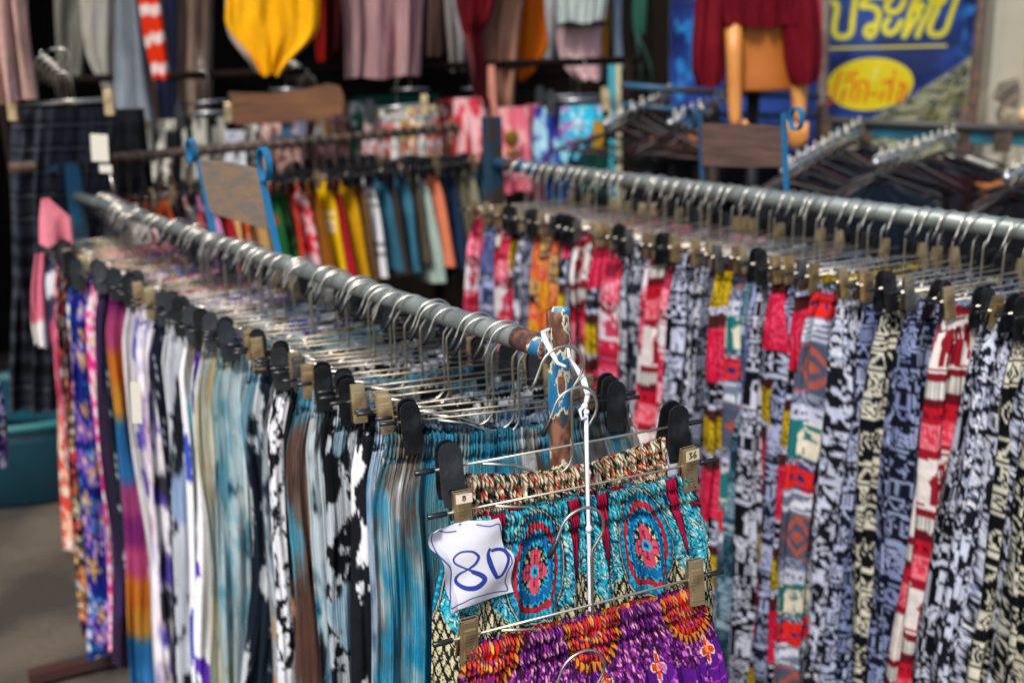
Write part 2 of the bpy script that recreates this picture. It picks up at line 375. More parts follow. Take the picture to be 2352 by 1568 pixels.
# ------------------------------------------------------------------ garments
def tubecloth(cx, w, t, v, nu, fold, gather, s, colf, u0=0., rough_top=0., warp=None, foldamp=1., smooth_sides=4, split=None, ulin=False):
    """closed flattened tube; cx, w, t, v are arrays down the cloth; local x across, y depth, z down from 0"""
    nf = int(nu*.62); nb = nu-nf
    tf = np.linspace(0, 1, nf, endpoint=False); tb = np.linspace(0, 1, nb, endpoint=False)
    if ulin: xs = np.concatenate([2*tf-1, 1-2*tb])
    else: xs = np.concatenate([.45*(2*tf-1)-.55*np.cos(PI*tf), .45*(1-2*tb)+.55*np.cos(PI*tb)])
    sg = np.concatenate([-np.ones(nf), np.ones(nb)])
    X, V = np.meshgrid(xs, v); S = np.broadcast_to(sg, X.shape)
    W = w[:, None]; T = t[:, None]; gw = w.max()
    u = X*gw*gather*S*-1+u0+np.where(S > 0, 2*gw*gather, 0)
    prof = np.sqrt(np.clip(1-np.abs(X)**smooth_sides, 0, 1))
    R = np.random.RandomState(int(s*131) % 99991)
    A = np.zeros_like(X); ph = R.rand(12)*7; lam = fold[0]; W = W*(1+.10*(vn(V*3.1+ph[6]*9, X*0+ph[7]*5, s)-.5)*ss(.05, .3, V)); cx = cx+.022*(vn(v*2.3+ph[8]*9, v*0+ph[9]*5, s+3)-.5)*ss(.03, .4, v)
    for k, (l, a) in enumerate(((lam, 1), (lam*.61, .6), (lam*1.7, .7), (lam*.37, .34), (lam*.23, .2))):
        A += a*np.sin(2*PI*(X*gw)/l+ph[k]+(.8+.5*k)*np.sin(V*(3+k)+ph[k+4])+1.2*vn(V*5+ph[k], X*0+k*3.3, s))*(.75+.5*vn(V*4+ph[k+3], X*2+k, s+k))
    ramp = ss(-.01, .25, V)*.8+.2; rampx = (1-.3*np.abs(X)**6)
    y = S*T*prof+A*fold[1]*ramp*rampx*foldamp
    if split:
        pin = ss(split-.03, split+.10, V)*np.exp(-(X/.07)**2); y = y*(1-.75*pin)
    x = cx[:, None]+W*X+.35*fold[1]*np.cos(2*PI*X*gw/lam+ph[1])*ramp*(1-np.abs(X)**8)
    if rough_top:
        # elastic gathers: fine ruffles pinched by the waistband seam
        g = .0035*np.sin(2*PI*u/.011+2*np.sin(u*90)+ph[2])*(np.exp(-((V-.006)/.012)**2)+.9*np.exp(-((V-.030)/.015)**2)+.5*np.exp(-V/.08)*(V > .03))
        pinch = -.0022*np.exp(-((V-.018)/.004)**2)-.004*np.exp(-((V-.042)/.005)**2)
        y = y+S*(g*rough_top+pinch*rough_top); z = -V+.0022*rough_top*np.sin(2*PI*u/.011+ph[3]+2*np.sin(u*90))*np.exp(-V/.012)
    else: z = -V.copy()
    if not ulin:
        r_ = int(len(v)*.55); q = np.hypot(np.diff(x[r_], append=x[r_, 0]), np.diff(y[r_], append=y[r_, 0])); ua = np.concatenate([[0], np.cumsum(q)[:-1]])*(1+.25*(gather-1))
        u = np.broadcast_to(ua[None, :], X.shape)+u0
    if split: z = z+.05*np.exp(-(X/.05)**2)*ss(v[-1]-.10, v[-1], V)
    # hem sways
    z = z+.006*np.sin(X*5+ph[5])*ss(.2, .9, V/max(v[-1], .01))
    P = np.stack([x, y, z], -1)
    c = colf(u, V, s); c = c*(.90+.08*vn(u*40, V*18, s))[..., None]
    return grid_mesh('', P, None, True, c, np.stack([u, V], -1))
def vs_for(L, dv, top=.0, dense=None):
    if dense: return np.concatenate([np.linspace(0, dense, int(dense/dv)), np.linspace(dense, L, max(6, int((L-dense)/(dv*5))))[1:]])
    return np.linspace(0, L, max(8, int(L/dv)))
def trousers(name, loc, rz, colf, s, m=CLOTH, W=.33, L=1.0, res=.004, flare=1.12, fold=(.075, .010), gather=1.35, T=.013, rough=1., dense=None, legs=True, crotch=.27, skew=0., sag=.012, ulin=False):
    pcs = []; hw = W/2
    vb = vs_for(L, res, dense=dense) if dense else np.concatenate([np.linspace(0, .12, int(.12/res)), np.linspace(.12, L, int((L-.12)/(res*1.4)))[1:]])
    k = vb/L
    w = hw*(.96+.10*ss(0, .12, vb)+(flare-1.06)*k); t = T*(.55+.9*ss(0, .2, vb)+.5*k)
    cx = skew*vb+.006*np.sin(vb*5+s)
    nu = int(2*W*gather*1.0/res)
    pcs.append(tubecloth(cx, w, t, vb, nu, fold, gather, s, colf, rough_top=rough, split=crotch if legs else None, ulin=ulin))
    me = merge_mesh(name, pcs, m)
    # sag of the waistband between the two clips
    co = np.empty(len(me.vertices)*3, np.float32); me.vertices.foreach_get('co', co); co = co.reshape(-1, 3)
    co[:, 2] -= sag*np.clip(1-(co[:, 0]/(hw*.9))**2, 0, 1)*np.exp(co[:, 2]/.35); me.vertices.foreach_set('co', co.ravel())
    o = bpy.data.objects.new(name, me); COL.objects.link(o); o.location = loc; o.rotation_euler = (0, 0, rz); return o
def panel(name, rows, Y, colf, s, m=CLOTH, T=.02, fold=(.09, .012), res=.008, gather=1.15, yaw=0., parent=None):
    """a hanging garment whose outline is known: rows of (pixel y, left x, right x) measured on a vertical plane at distance Y"""
    pts = [(aty((a+b)/2, y, Y), (aty(b, y, Y)-aty(a, y, Y)).length/2) for y, a, b in rows]
    top = pts[0][0]; zs = np.array([top.z-p.z for p, _ in pts]); cxs = np.array([p.x-top.x for p, _ in pts]); ws = np.array([w for _, w in pts])
    v = np.linspace(0, zs[-1], max(10, int(zs[-1]/res))); w = np.interp(v, zs, ws); cx = np.interp(v, zs, cxs)
    ker = np.ones(3)/3
    if len(v) > 20: w = np.concatenate([w[:1], np.convolve(w, ker, 'valid'), w[-1:]]); cx = np.concatenate([cx[:1], np.convolve(cx, ker, 'valid'), cx[-1:]])
    t = np.full_like(v, T)*(.6+.4*ss(0, .1, v))
    me = merge_mesh(name, [tubecloth(cx, w, t, v, max(24, int(4*w.max()*gather/res)), fold, gather, s, colf)], m)
    o = bpy.data.objects.new(name, me); COL.objects.link(o); o.location = top
    if parent: o.parent = parent; o.location = top-parent.location
    return o
# ------------------------------------------------------------------ hangers (shared part meshes)
HR = .034   # radius of the hook
BARZ = -.135
def hook_pts(loop=True):
    p = [(-.0475, 0, -.052), (-.0405, 0, -.040)]
    for a in np.linspace(math.radians(166), math.radians(90), 9): p.append((HR*math.cos(a), 0, -.030+.030*math.sin(a)))
    for a in np.linspace(math.radians(80), math.radians(-25), 9): p.append((.026*math.cos(a), 0, -.028+.028*math.sin(a)))
    p += [(.0165, 0, -.050), (.0105, 0, -.058), (.009, 0, -.070), (.009, 0, -.10), (.009, 0, BARZ-.005)]
    if loop:
        for a in np.linspace(0, math.radians(-150), 10): p.append((.009-.031+.031*math.cos(a), 0, BARZ-.012+.027*math.sin(a)))
        p += [(-.075, -.002, BARZ-.012), (-.118, -.0045, BARZ-.001)]
    return p
def me_hook(lp=True): return MB().tube(hook_pts(loop=lp), .0020, 8).mesh('hook')
ME = {}
def getme(k, fn, m):
    if k not in ME: ME[k] = fn(); ME[k].materials.append(m)
    return ME[k]
BL = .188; CX = .160
def mk_bar(): return MB().tube([(-BL, 0, BARZ), (BL, 0, BARZ)], .0017, 8).mesh('bar')
def mk_cap(): return MB().tube([(-.013, 0, 0), (-.012, 0, 0), (.012, 0, 0), (.013, 0, 0)], [.0025, .0036, .0036, .0022], 10).mesh('end_cap')
def mk_tip(): return MB().tube([(-.0380, 0, -.0352), (-.0392, 0, -.0376), (-.0492, 0, -.0552), (-.0502, 0, -.0572)], [.0024, .0036, .0036, .0020], 10).mesh('hook_tip')
def paddle(w, h, rtop):
    o = [(-w*.42, -h)]; o += [(-w/2, -h*.8), (-w/2, -rtop)]
    for a in np.linspace(PI, 0, 10)[1:-1]: o.append((w/2*math.cos(a), -rtop+rtop*math.sin(a)))
    o += [(w/2, -rtop), (w/2, -h*.8), (w*.42, -h)]; return o
def mk_black():
    b = MB(); ol = paddle(.030, .080, .015)
    R1 = Matrix.Translation((0, -.0085, .034)) @ Matrix.Rotation(math.radians(-7), 4, 'X')
    R2 = Matrix.Translation((0, .0085, .034)) @ Matrix.Rotation(math.radians(9), 4, 'X')
    b.prism(ol, .0035, R1).prism(ol, .0035, R2)
    inner = [(x*.78, z*.9-.004) for x, z in ol]
    b.prism(inner, .0012, R1 @ Matrix.Translation((0, -.0021, 0)))
    sh = [(-.006, -.012), (.006, -.012), (.006, -.019), (0, -.026), (-.006, -.019)]
    b.prism(sh, .0010, R1 @ Matrix.Translation((0, -.0030, 0))); b.prism([(x*.6, (z+.018)*.6-.018) for x, z in sh], .0010, R1 @ Matrix.Translation((0, -.0037, 0)))
    for dx in (-.006, -.002, .002, .006): b.box((dx, -.0115, .034-.040), (.0011, .0012, .018), Matrix.Rotation(math.radians(-7), 3, 'X'))
    b.box((0, -.0035, -.030), (.016, .0035, .006), None, .0008)
    b.tube([(-.009, 0, 0), (.009, 0, 0)], .0052, 10)
    return b.mesh('clip')
def mk_metal():
    b = MB()
    for sy, ang in ((-1, -5), (1, 7)):
        R = Matrix.Rotation(math.radians(ang), 3, 'X'); c = Vector((0, sy*.006, -.004))
        b.box(c, (.022, .0012, .062), R, .0004)
        for sx in (-1, 1): b.box(c+Vector((sx*.0107, -sy*.002, 0)), (.0012, .0042, .060), R)
        for k in range(10): b.box(c+R @ Vector((0, sy*.0012, .016-k*.0043)), (.015, .0026, .0022), R)
        b.box(c+R @ Vector((0, sy*.0009, .025)), (.016, .0008, .008), R, .0003)
    b.tube([(-.0095, 0, 0), (.0095, 0, 0)], .0045, 10)
    return b.mesh('clip')
DKCH = mat('dull_wire', '7d756c', rough=.4, metal=.8); MHOOKD = getme('hookd', me_hook, DKCH); MHOOK = getme('hook', me_hook, CHROME); BARM = mat('warm_bar_wire', 'a79d89', rough=.36, metal=.95, noise=(60, '857a68', .45, .8)); MBAR = getme('bar', mk_bar, BARM); MBARB = getme('barb', mk_bar, mat('pale_bar_wire', 'dcd4c0', rough=.36, metal=.85)); MCAP = getme('cap', mk_cap, BLACKP); MTIP = getme('tip', mk_tip, BLACKP)
MBLK = getme('blk', mk_black, BLACKP); MGLD = getme('gld', mk_metal, BRONZE)
def mk_metal2(): return mk_metal()
MSTL = getme('stl', mk_metal2, STEELC)
def hanger(loc, rz, label, group, clip=('b', 'b'), tipped=True, roll=0., tilt=0., dull=False, bright=False):
    t = thing('clip_hanger', label, 'clothes hanger', loc, rz, group); t.rotation_euler = (0, roll, rz)
    link('hook', MHOOKD if dull else MHOOK, t); link('bar', MBARB if bright else MBAR, t)
    if tipped: link('hook_tip', MTIP, t)
    for sx, c in ((-1, clip[0]), (1, clip[1])):
        e = link('end_cap', MCAP, t); e.location = (sx*(BL+.004), 0, BARZ)
        q = link('clip', {'b': MBLK, 'g': MGLD, 's': MSTL}[c], t); q.location = (sx*CX, 0, BARZ); q.rotation_euler = (tilt+rnd.uniform(-.16, .16), rnd.uniform(-.05, .05), rnd.uniform(-.12, .12))
    return t
# ------------------------------------------------------------------ world and light
w = bpy.data.worlds.new('World'); SC.world = w; w.use_nodes = True; nt = w.node_tree
sky = nt.nodes.new('ShaderNodeTexSky'); sky.sky_type = 'NISHITA'; sky.sun_disc = False
SE, SR = math.radians(52), math.radians(205)
sky.sun_elevation = SE; sky.sun_rotation = SR; sky.air_density = 1.2; sky.dust_density = 3
nt.links.new(sky.outputs[0], nt.nodes['Background'].inputs[0]); nt.nodes['Background'].inputs[1].default_value = .105
sd = Vector((math.sin(SR)*math.cos(SE), math.cos(SR)*math.cos(SE), math.sin(SE)))
sun = bpy.data.objects.new('sun', bpy.data.lights.new('sun', 'SUN')); COL.objects.link(sun)
sun.rotation_euler = sd.to_track_quat('Z', 'Y').to_euler(); sun.data.energy = 2.3; sun.data.angle = math.radians(12); sun.data.color = (1, .96, .9)
SC.view_settings.view_transform = 'Standard'; SC.view_settings.look = 'None'; SC.view_settings.exposure = .56; SC.view_settings.gamma = 1
# ================================================================== LAYOUT
ZR = 1.32
A0 = atz(1262, 800, ZR); A1 = atz(178, 452, ZR); dA = (A1-A0).normalized()
ZRB = 1.75-.43*.88; B0 = atz(2352, 528, ZRB); B1 = atz(1145, 376, ZRB); dB = (B1-B0).normalized()
K0 = atz(22, 386, ZR+.095); K1 = atz(1128, 286, ZR+.095); dK = (K1-K0).normalized()
def atd(x, y, d): return Vector(C0+ray(x, y)*d)
# --- ground
CONC = mat('floor_concrete', '5c5348', rough=.8, noise=(2.6, '39332d', .38, .62), bump=(35, .004))
g = MB(); g.box((0, 15, -.05), (80, 60, .1)); structure(g.build('ground', CONC))
# --- rack with the grey rail in front
def foot(mb, p, d, l=.42):
    mb.box(p+d*(l*.5-.21)+Vector((0, 0, .03)), (l, .035, .035), Matrix.Rotation(math.atan2(d.y, d.x), 3, 'Z'))
PA = atz(1284, 812, ZR)
rk = thing('clothes_rack', 'steel rack with grey rail running back from the peeling blue post in front', 'clothes rack', (PA.x, PA.y, 0))
o = Vector((PA.x, PA.y, 0))
ztop = aty(1279, 716, PA.y-.012).z
b = MB(); n = 40
pr = [(.0168, z) for z in np.linspace(0, ztop, 90)]+[(.0160, ztop+.0008), (.0142, ztop), (.0138, ztop-.08)]
b.lathe(pr, n=32); b.build('post', PEEL, rk)
b = MB(); b.tube([A0-dA*.012-o, A0+dA*.03-o, A1-o], .0168, 24); b.build('rail', GALV, rk)
b = MB()
for k in range(14):
    a = 2*PI*k/14; q = Vector((math.cos(a)*.0175, 0, math.sin(a)*.0175)); b.ball(PA+dA*(.019+.003*rnd.random())+Vector((-dA.y*q.x, dA.x*q.x, q.z))-o, .0035, (1, 1, .8))
b.build('weld_bead', PEEL, rk)
b = MB(); b.tube([A0+dA*.0-o-dA*.004, A0+dA*.075-o], .0172, 24); b.build('painted_rail_end', PEEL, rk)
TA = Vector((A1.x, A1.y, 0)); zt = aty(176, 374, A1.y).z
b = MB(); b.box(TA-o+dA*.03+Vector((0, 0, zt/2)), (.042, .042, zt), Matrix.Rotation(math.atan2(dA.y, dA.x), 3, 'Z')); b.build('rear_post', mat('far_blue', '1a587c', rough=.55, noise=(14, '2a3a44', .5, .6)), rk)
b = MB(); pf = atz(95, 1556, .02); pg = atz(272, 1512, .02); pm = (pf+pg)/2; dd = (pg-pf)
b.box(pm-o+Vector((0, 0, .012)), (dd.length*1.3, .045, .03), Matrix.Rotation(math.atan2(dd.y, dd.x), 3, 'Z')); b.build('foot', mat('foot_paint', '3c1c18', rough=.8, noise=(7, '18262f', .45, .52)), rk)
b = MB(); b.box(Vector((0, 0, .018)), (.5, .04, .035), Matrix.Rotation(math.atan2(dK.y, dK.x), 3, 'Z')); b.build('foot', RUSTY, rk)
b = MB(); b.box((pg-o)*.5+(TA-o)*.5+Vector((0, 0, .02)), ((TA-pg).length+.05, .04, .03), Matrix.Rotation(math.atan2((TA-pg).y, (TA-pg).x), 3, 'Z')); b.build('foot', RUSTY, rk)
# --- rack on the right
BN = B0-dB*.42
rb = thing('clothes_rack', 'steel rack on the right with a thick grey rail of crowded wire hangers', 'clothes rack', (BN.x, BN.y, 0)); ob = Vector((BN.x, BN.y, 0))
b = MB(); b.tube([BN-ob, B1-ob], .0190, 20); b.build('rail', GALV, rb)
b = MB(); b.tube([B1-dB*.22-ob, B1-ob+dB*.01], .0194, 20); b.build('painted_rail_end', BLUED, rb)
b = MB(); b.tube([Vector((0, 0, 0)), Vector((0, 0, ZRB+.08))], .021, 20); b.build('post', PEEL, rb)
TB = Vector((B1.x, B1.y, 0)); zt2 = aty(1128, 270, B1.y).z
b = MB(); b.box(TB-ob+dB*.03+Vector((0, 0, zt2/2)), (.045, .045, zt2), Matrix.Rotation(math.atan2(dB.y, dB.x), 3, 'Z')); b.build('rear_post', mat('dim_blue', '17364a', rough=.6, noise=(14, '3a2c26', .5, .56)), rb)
b = MB(); b.box((0, 0, .02), (.5, .04, .04), Matrix.Rotation(math.atan2(dK.y, dK.x), 3, 'Z')); b.build('foot', RUSTY, rb)
# --- cross rail behind
rc = thing('cross_rail', 'rusty brown rail running across behind both racks, holding shorts and skirts', 'rail', (K0.x, K0.y, 0)); oc = Vector((K0.x, K0.y, 0))
b = MB(); b.tube([K0-oc, K1-oc+dK*.03], .0165, 16); b.build('pipe', RUSTY, rc)
q = atz(655, 325, ZR+.095)-oc
b = MB(); b.box(q, (.09, .05, .045), Matrix.Rotation(math.atan2(dK.y, dK.x), 3, 'Z')); b.build('blue_clamp', BLUED, rc)
q = atz(150, 375, ZR+.095)-oc
b = MB(); b.box(q, (.12, .042, .042), Matrix.Rotation(math.atan2(dK.y, dK.x), 3, 'Z')); b.build('blue_clamp', BLUED, rc)
# --- wooden sign boards
WOODG = mat('weathered_board', '8a6f58', rough=.85, noise=(14, '6d6660', .35, .65), bump=(60, .003), scale=(1, 1, 4))
WOODB = mat('brown_board', '7d5233', rough=.75, noise=(9, '4c2f1f', .35, .7), bump=(40, .003), scale=(.5, 1, 5))
WOODD = mat('dark_board', '6a5048', rough=.8, noise=(9, '4a3630', .3, .7), bump=(40, .003), scale=(.6, 1, 6))
def vplane(p, q):
    n = Vector((-(q-p).y, (q-p).x, 0)).normalized()
    def f(x, y): r = Vector(ray(x, y)); c = Vector(C0); return c+r*((p-c).dot(n)/r.dot(n))
    return f, n
def quadboard(name, corners, n, th, m, parent, off):
    b = MB(); a = [b.bm.verts.new(c-off) for c in corners]; d = [b.bm.verts.new(c-off+n*th) for c in corners]
    b.bm.faces.new(a); b.bm.faces.new(d[::-1]); k = len(a)
    for i in range(k): b.bm.faces.new((a[i], d[i], d[(i+1) % k], a[(i+1) % k]))
    bmesh.ops.bevel(b.bm, geom=list(b.bm.edges), offset=.0015, segments=1, affect='EDGES'); return b.build(name, m, parent)
def ring_bracket(name, base, top_px, ringc_px, rr_px, pl, nn, off, parent, m, foot_dir):
    t = pl(*top_px); c = pl(*ringc_px); r = rr_px/F*t.y*.92; wd = .0075
    b = MB(); ax = (pl(top_px[0]+50, top_px[1])-t).normalized(); ax = Vector((ax.x, ax.y, 0)).normalized()
    pts = [base+foot_dir*.02, base+Vector((0, 0, .004)), t]
    for p, q in zip(pts, pts[1:]):
        d = q-p; M = Matrix.Translation((p+q)/2-off); z = d.normalized(); y = nn; x = y.cross(z).normalized(); y = z.cross(x)
        R = Matrix((x, y, z)).transposed(); b.box((p+q)/2-off, (.004, .015, d.length+.003), R)
    # the strap closes into a ring whose axis lies along the board
    N = 28
    rings = []
    for k in range(N):
        a = 2*PI*k/N
        for rad, sgn in ((r, -1), (r, 1), (r-.004, 1), (r-.004, -1)):
            rings.append(b.bm.verts.new(c-off+(ax*math.cos(a)*.72+Vector((0, 0, 1))*math.sin(a))*rad+nn*sgn*wd))
    for k in range(N):
        j = (k+1) % N
        for s_ in range(4): b.bm.faces.new((rings[4*k+s_], rings[4*k+(s_+1) % 4], rings[4*j+(s_+1) % 4], rings[4*j+s_]))
    return b.build(name, m, parent)
sa, sb = atz(492, 541, ZR), atz(640, 588, ZR); pl, nn = vplane(sa, sb); nn = -nn if nn.y > 0 else nn
s1 = thing('sign_board', 'blank weathered board held by two blue ring straps on the front grey rail', 'sign board', sb); 
quadboard('board', [pl(456, 368), pl(520, 372), pl(584, 387), pl(600, 450), pl(612, 528), pl(560, 512), pl(484, 490), pl(462, 430)], -nn, .008, WOODG, s1, sb)
ring_bracket('ring_strap', sb, (603, 415), (607, 378), 42, pl, nn, sb, s1, BLUEP, (sb-sa).normalized())
ring_bracket('ring_strap', sa, (457, 372), (440, 346), 30, pl, nn, sb, s1, BLUEP, (sb-sa).normalized())
sa, sb = atz(1614, 424, ZRB), atz(1806, 449, ZRB); pl, nn = vplane(sa, sb+Vector((0, -.02, 0))); nn = -nn if nn.y > 0 else nn
s2 = thing('sign_board', 'blank dark brown board held by two blue ring straps on the right grey rail', 'sign board', sb)
quadboard('board', [pl(1609, 285), pl(1700, 285), pl(1797, 292), pl(1798, 386), pl(1700, 384), pl(1612, 383)], -nn, .010, WOODD, s2, sb)
ring_bracket('ring_strap', sb, (1800, 262), (1829, 273), 28, pl, nn, sb, s2, BLUEP, (sb-sa).normalized())
ring_bracket('ring_strap', sa, (1607, 262), (1590, 272), 26, pl, nn, sb, s2, BLUED, (sb-sa).normalized())
q = atz(655, 325, ZR+.095); pl, nn = vplane(q, q+Vector((1, .12, 0))); nn = -nn if nn.y > 0 else nn
s3 = thing('sign_board', 'blank reddish brown plank standing on the rusty cross rail under the yellow bodysuit', 'sign board', q)
quadboard('board', [pl(524, 213), pl(620, 215), pl(700, 206), pl(750, 192), pl(780, 198), pl(790, 222), pl(788, 262), pl(720, 277), pl(540, 289)], -nn, .014, WOODB, s3, q)
b = MB(); b.box(pl(655, 300)-q+Vector((0, .02, 0)), (.03, .006, .12)); b.build('strap', BLUED, s3)

# ================================================================== GARMENTS ON THE FRONT RACK
BW = ('f2f2f4', '17191f')
GA = [ # (pattern, material, what it looks like)
 (tiedye(['6d5a52', '35b4dc', '5f9aa8', '8f7b70', 'e8eef2', '29a5d6'], 9, 4.5, .35, 1.2), PLEAT, 'turquoise and brown tie-dyed pleated trousers'),
 (tiedye(['14161e', '1b2733', '2f7ea8', '1a1c24'], 10, 4, .3), PLEAT, 'near-black tie-dyed pleated trousers with blue hints'),
 (tiedye(['a9c8f2', 'e7ecfa', '4a9ad0', 'c3dcf5', '26364e'], 12, 4, .25, 1.2), PLEAT, 'periwinkle blue and white pleated trousers'),
 (cow('15181f', 'eef0f6', 22, 9, .60), CLOTH, 'black trousers with long white brush marks'),
 (cow('e4edf6', '12151c', 30, 18, .52, 'a9cfe6'), PLEAT, 'white and pale blue trousers with black ink blots'),
 (tiedye(['2c96c4', 'e6c29a', '1f3848', 'a8d8e6', '15181f', 'dcecf4'], 10, 5, .15, 1.2), PLEAT, 'blue, sand and black tie-dyed pleated trousers'),
 (tiedye(['6b4b40', '7b5a4c', '1b191d', '8c6e60', '5fb9dc'], 8, 3.2, .25, 1.2), PLEAT, 'chocolate brown pleated trousers with a pale blue patch'),
 (tiedye(['14161c', '14161c', 'e9a878', '1a1c22'], 9, 5, .15), PLEAT, 'black pleated trousers with peach patches'),
 (cow('eceef6', '15171d', 44, 36, .55), CLOTH, 'white trousers densely speckled with black'),
 (tiedye(['c4ccd4', 'd9b080', '2a3947', 'dfe4e8', '86a8ba', 'c8d4dc'], 9, 6, .15, 1.2), PLEAT, 'sand, grey and slate tie-dyed pleated trousers'),
 (cow('e6edf4', '1d2a3a', 16, 8, .52, '8cc4dc'), PLEAT, 'white and aqua trousers with broad black patches'),
 (dots('12151d', 'd8dce4', .030, .05), CLOTH, 'black trousers sprinkled with tiny white stars'),
 (tiedye(['b8dce4', 'd8c890', '1f4560', 'dfeef0', '70b8d0', 'd0e8f0'], 10, 4.5, .18, 1.4), PLEAT, 'mint, straw and slate pleated trousers'),
 (tiedye(['a4d8e6', 'e9f3f4', '48a8c8', 'c8e4ec'], 12, 4, .4, 1.2), PLEAT, 'pale mint pleated trousers'),
 (cow('f0f0f6', '5b2fb0', 9, 4.5, .55), CLOTH, 'white trousers with violet swirls'),
 (tiedye(['8a7a6e', '5fb8cf', 'dfe8f2', '7a6a60', 'a09488'], 9, 4.5, .3, 1.2), PLEAT, 'taupe and aqua tie-dyed pleated trousers'),
 (cow('eaf0fb', '191e29', 14, 6, .60, 'a8c4ee'), PLEAT, 'ice blue pleated trousers with ink drops'),
 (tiedye(['3a86c8', '9fd0ea', 'e8f2fa', '5aa0d8'], 12, 5, .3), PLEAT, 'sky blue and white tie-dyed trousers'),
 (dots('151b2a', 'c8ccd8', .022, .07), CLOTH, 'black trousers with fine white dots'),
 (tiedye(['d8d4d8', '6a5ab4', 'a89a94', 'e8e4ea', '4a3a92', '2a2a34'], 11, 7, .15), CLOTH, 'white and purple marbled trousers'),
 (cow('dcd8e4', '6d62b8', 20, 12, .55), CLOTH, 'lavender blotched white trousers'),
 (floral('20242e', ['b8b0b8', '9a4a6a', 'd8d0d8'], '3c5a54', .06), CLOTH, 'charcoal trousers with small grey blossoms'),
 (floral('b01638', ['f0dada', 'd83a5a'], '5a1228', .08), CLOTH, 'crimson trousers with pale blossoms'),
 (ombre(['8a2a78', 'd0508a', 'e8822a', 'e0983a', '2a78b8', '3a88d0', 'c0508e'], .62), PLEAT, 'rainbow banded trousers going from plum and orange to blue'),
 (dots('10202c', 'b8c8d0', .024, .08), CLOTH, 'dark teal trousers with pale pin dots'),
 (floral('e82a8a', ['f4f0f4', 'f8d0e4'], 'f0a0c8', .11), CLOTH, 'hot pink trousers with white petals'),
 (floral('101f74', ['8a60b8', 'a890d4', 'c89858', '4a80c8'], '1c5c9c', .15, 'e8c07a'), CLOTH, 'royal blue trousers with lilac orchids'),
 (floral('16337a', ['3a8ad0', 'b090d8', 'e0e4f4'], '1d68a8', .09), CLOTH, 'cobalt blue trousers with pale blue leaves'),
 (floral('10162a', ['e8e0d0', 'd88a4a', 'c83a4a'], '2a5a44', .05), CLOTH, 'midnight trousers with small cream and orange flowers'),
 (floral('15192c', ['d82a44', 'e86a6a', 'f0e0e0'], '1d5a48', .07), CLOTH, 'black trousers with red roses'),
 (stripes(['c88a90', 'c88a90', '20243a', 'c88a90', 'd0989c', 'b8707a', 'd0989c', 'd8c8d0'], .95), PLEAT, 'dusty pink pleated trousers with a navy band'),
 (floral('2a1830', ['b83a6a', 'e8a0b8'], '3a3a6a', .06), CLOTH, 'plum trousers with rose blossoms'),
 (tiedye(['3a4a80', 'c84a8a', 'e8703a', '7a4ab0'], 14, 9, .2), CLOTH, 'magenta, orange and indigo tie-dyed trousers'),
 (floral('7a2a92', ['e84a9a', 'f0803a', '3a6ac0'], 'b04aa8', .06), CLOTH, 'purple trousers with neon blossoms'),
 (tiedye(['d8607a', 'e8909a', 'c04060'], 14, 7, .3), CLOTH, 'coral pink trousers'),
 (floral('d84a3a', ['f8d0b0', 'f0f0e8'], 'a02a3a', .06), CLOTH, 'vermilion trousers with cream blossoms'),
 (stripes(['2a2f4a', 'd8d8e0', '2a2f4a', 'b04a6a'], .3), CLOTH, 'navy trousers with pale and rose bands'),
]
EXTRA = {2: (tiedye(['e4e9f4', '1a2130', 'dfe6f2', '8fb0d8'], 9, 3, .15), PLEAT, 'white pleated trousers with inky vertical stains'),
 4: (tiedye(['dfeaf4', '8fc0dc', 'e9eff6', '2a5a7c'], 10, 4, .3, 1.2), PLEAT, 'white and misty blue pleated trousers'),
 6: (tiedye(['8fd0e4', 'e4f0f4', '3aa0c4', '6a5a54'], 10, 4.5, .3, 1.2), PLEAT, 'aqua and white pleated trousers with a little brown'),
 8: (cow('15181f', 'f2f3f6', 50, 30, .56), CLOTH, 'black trousers densely flecked with white'),
 10: (tiedye(['e8f0f4', '9ccfe0', 'e0b080', 'd8e4ec'], 10, 5, .2, 1.2), PLEAT, 'white and aqua pleated trousers with a trace of peach'),
 12: (tiedye(['4aa8c4', 'dceaf0', '1a5a80', '90ccdc'], 9, 4, .2, 1.4), PLEAT, 'teal and white streaked pleated trousers'),
 13: (tiedye(['efe6c6', 'e8eef0', '9fb8ba', 'd8b878'], 11, 4, .4), PLEAT, 'cream and mint pleated trousers'),
 15: (cow('f4f4f8', '3b4fb8', 12, 5, .57), CLOTH, 'white trousers with cobalt swirls'),
 17: (cow('eef4fa', '2b84c8', 18, 7, .55), PLEAT, 'white pleated trousers with bright blue runs'),
 19: (tiedye(['e8e2ea', 'b07090', '8a86c0', 'f0ecf0'], 12, 6, .2), CLOTH, 'white trousers clouded with mauve'),
 21: (solid('d8d4d4', 'b8b4bc'), CLOTH, 'plain pale grey trousers'),
 24: (solid('2a1c34', '3c2a58'), CLOTH, 'plain aubergine trousers'),
 27: (floral('3a6ac8', ['f0c8e0', 'e8e8f8', 'f0a060'], '2a4a9a', .07), CLOTH, 'cornflower blue trousers with pink hibiscus')}
_g = []
for _i, _x in enumerate(GA):
    _g.append(_x)
    if _i in EXTRA: _g.append(EXTRA[_i])
GA = _g
NA = len(GA); LA = (A1-A0).length; rzA = math.radians(15)
GRP_HA = 'wire clip hangers on the front grey rail'; GRP_GA = 'trousers clipped along the front grey rail'
pos = []
t = .088
for k in range(NA):
    pos.append(t); t += (LA-.12)/NA*rnd.uniform(.72, 1.28)*(.82+.36*k/NA)
clA = ['bb', 'gb', 'gg', 'gs', 'gg', 'bb', 'bg', 'bb', 'gs', 'sb', 'gg', 'bb']
NAMES = []
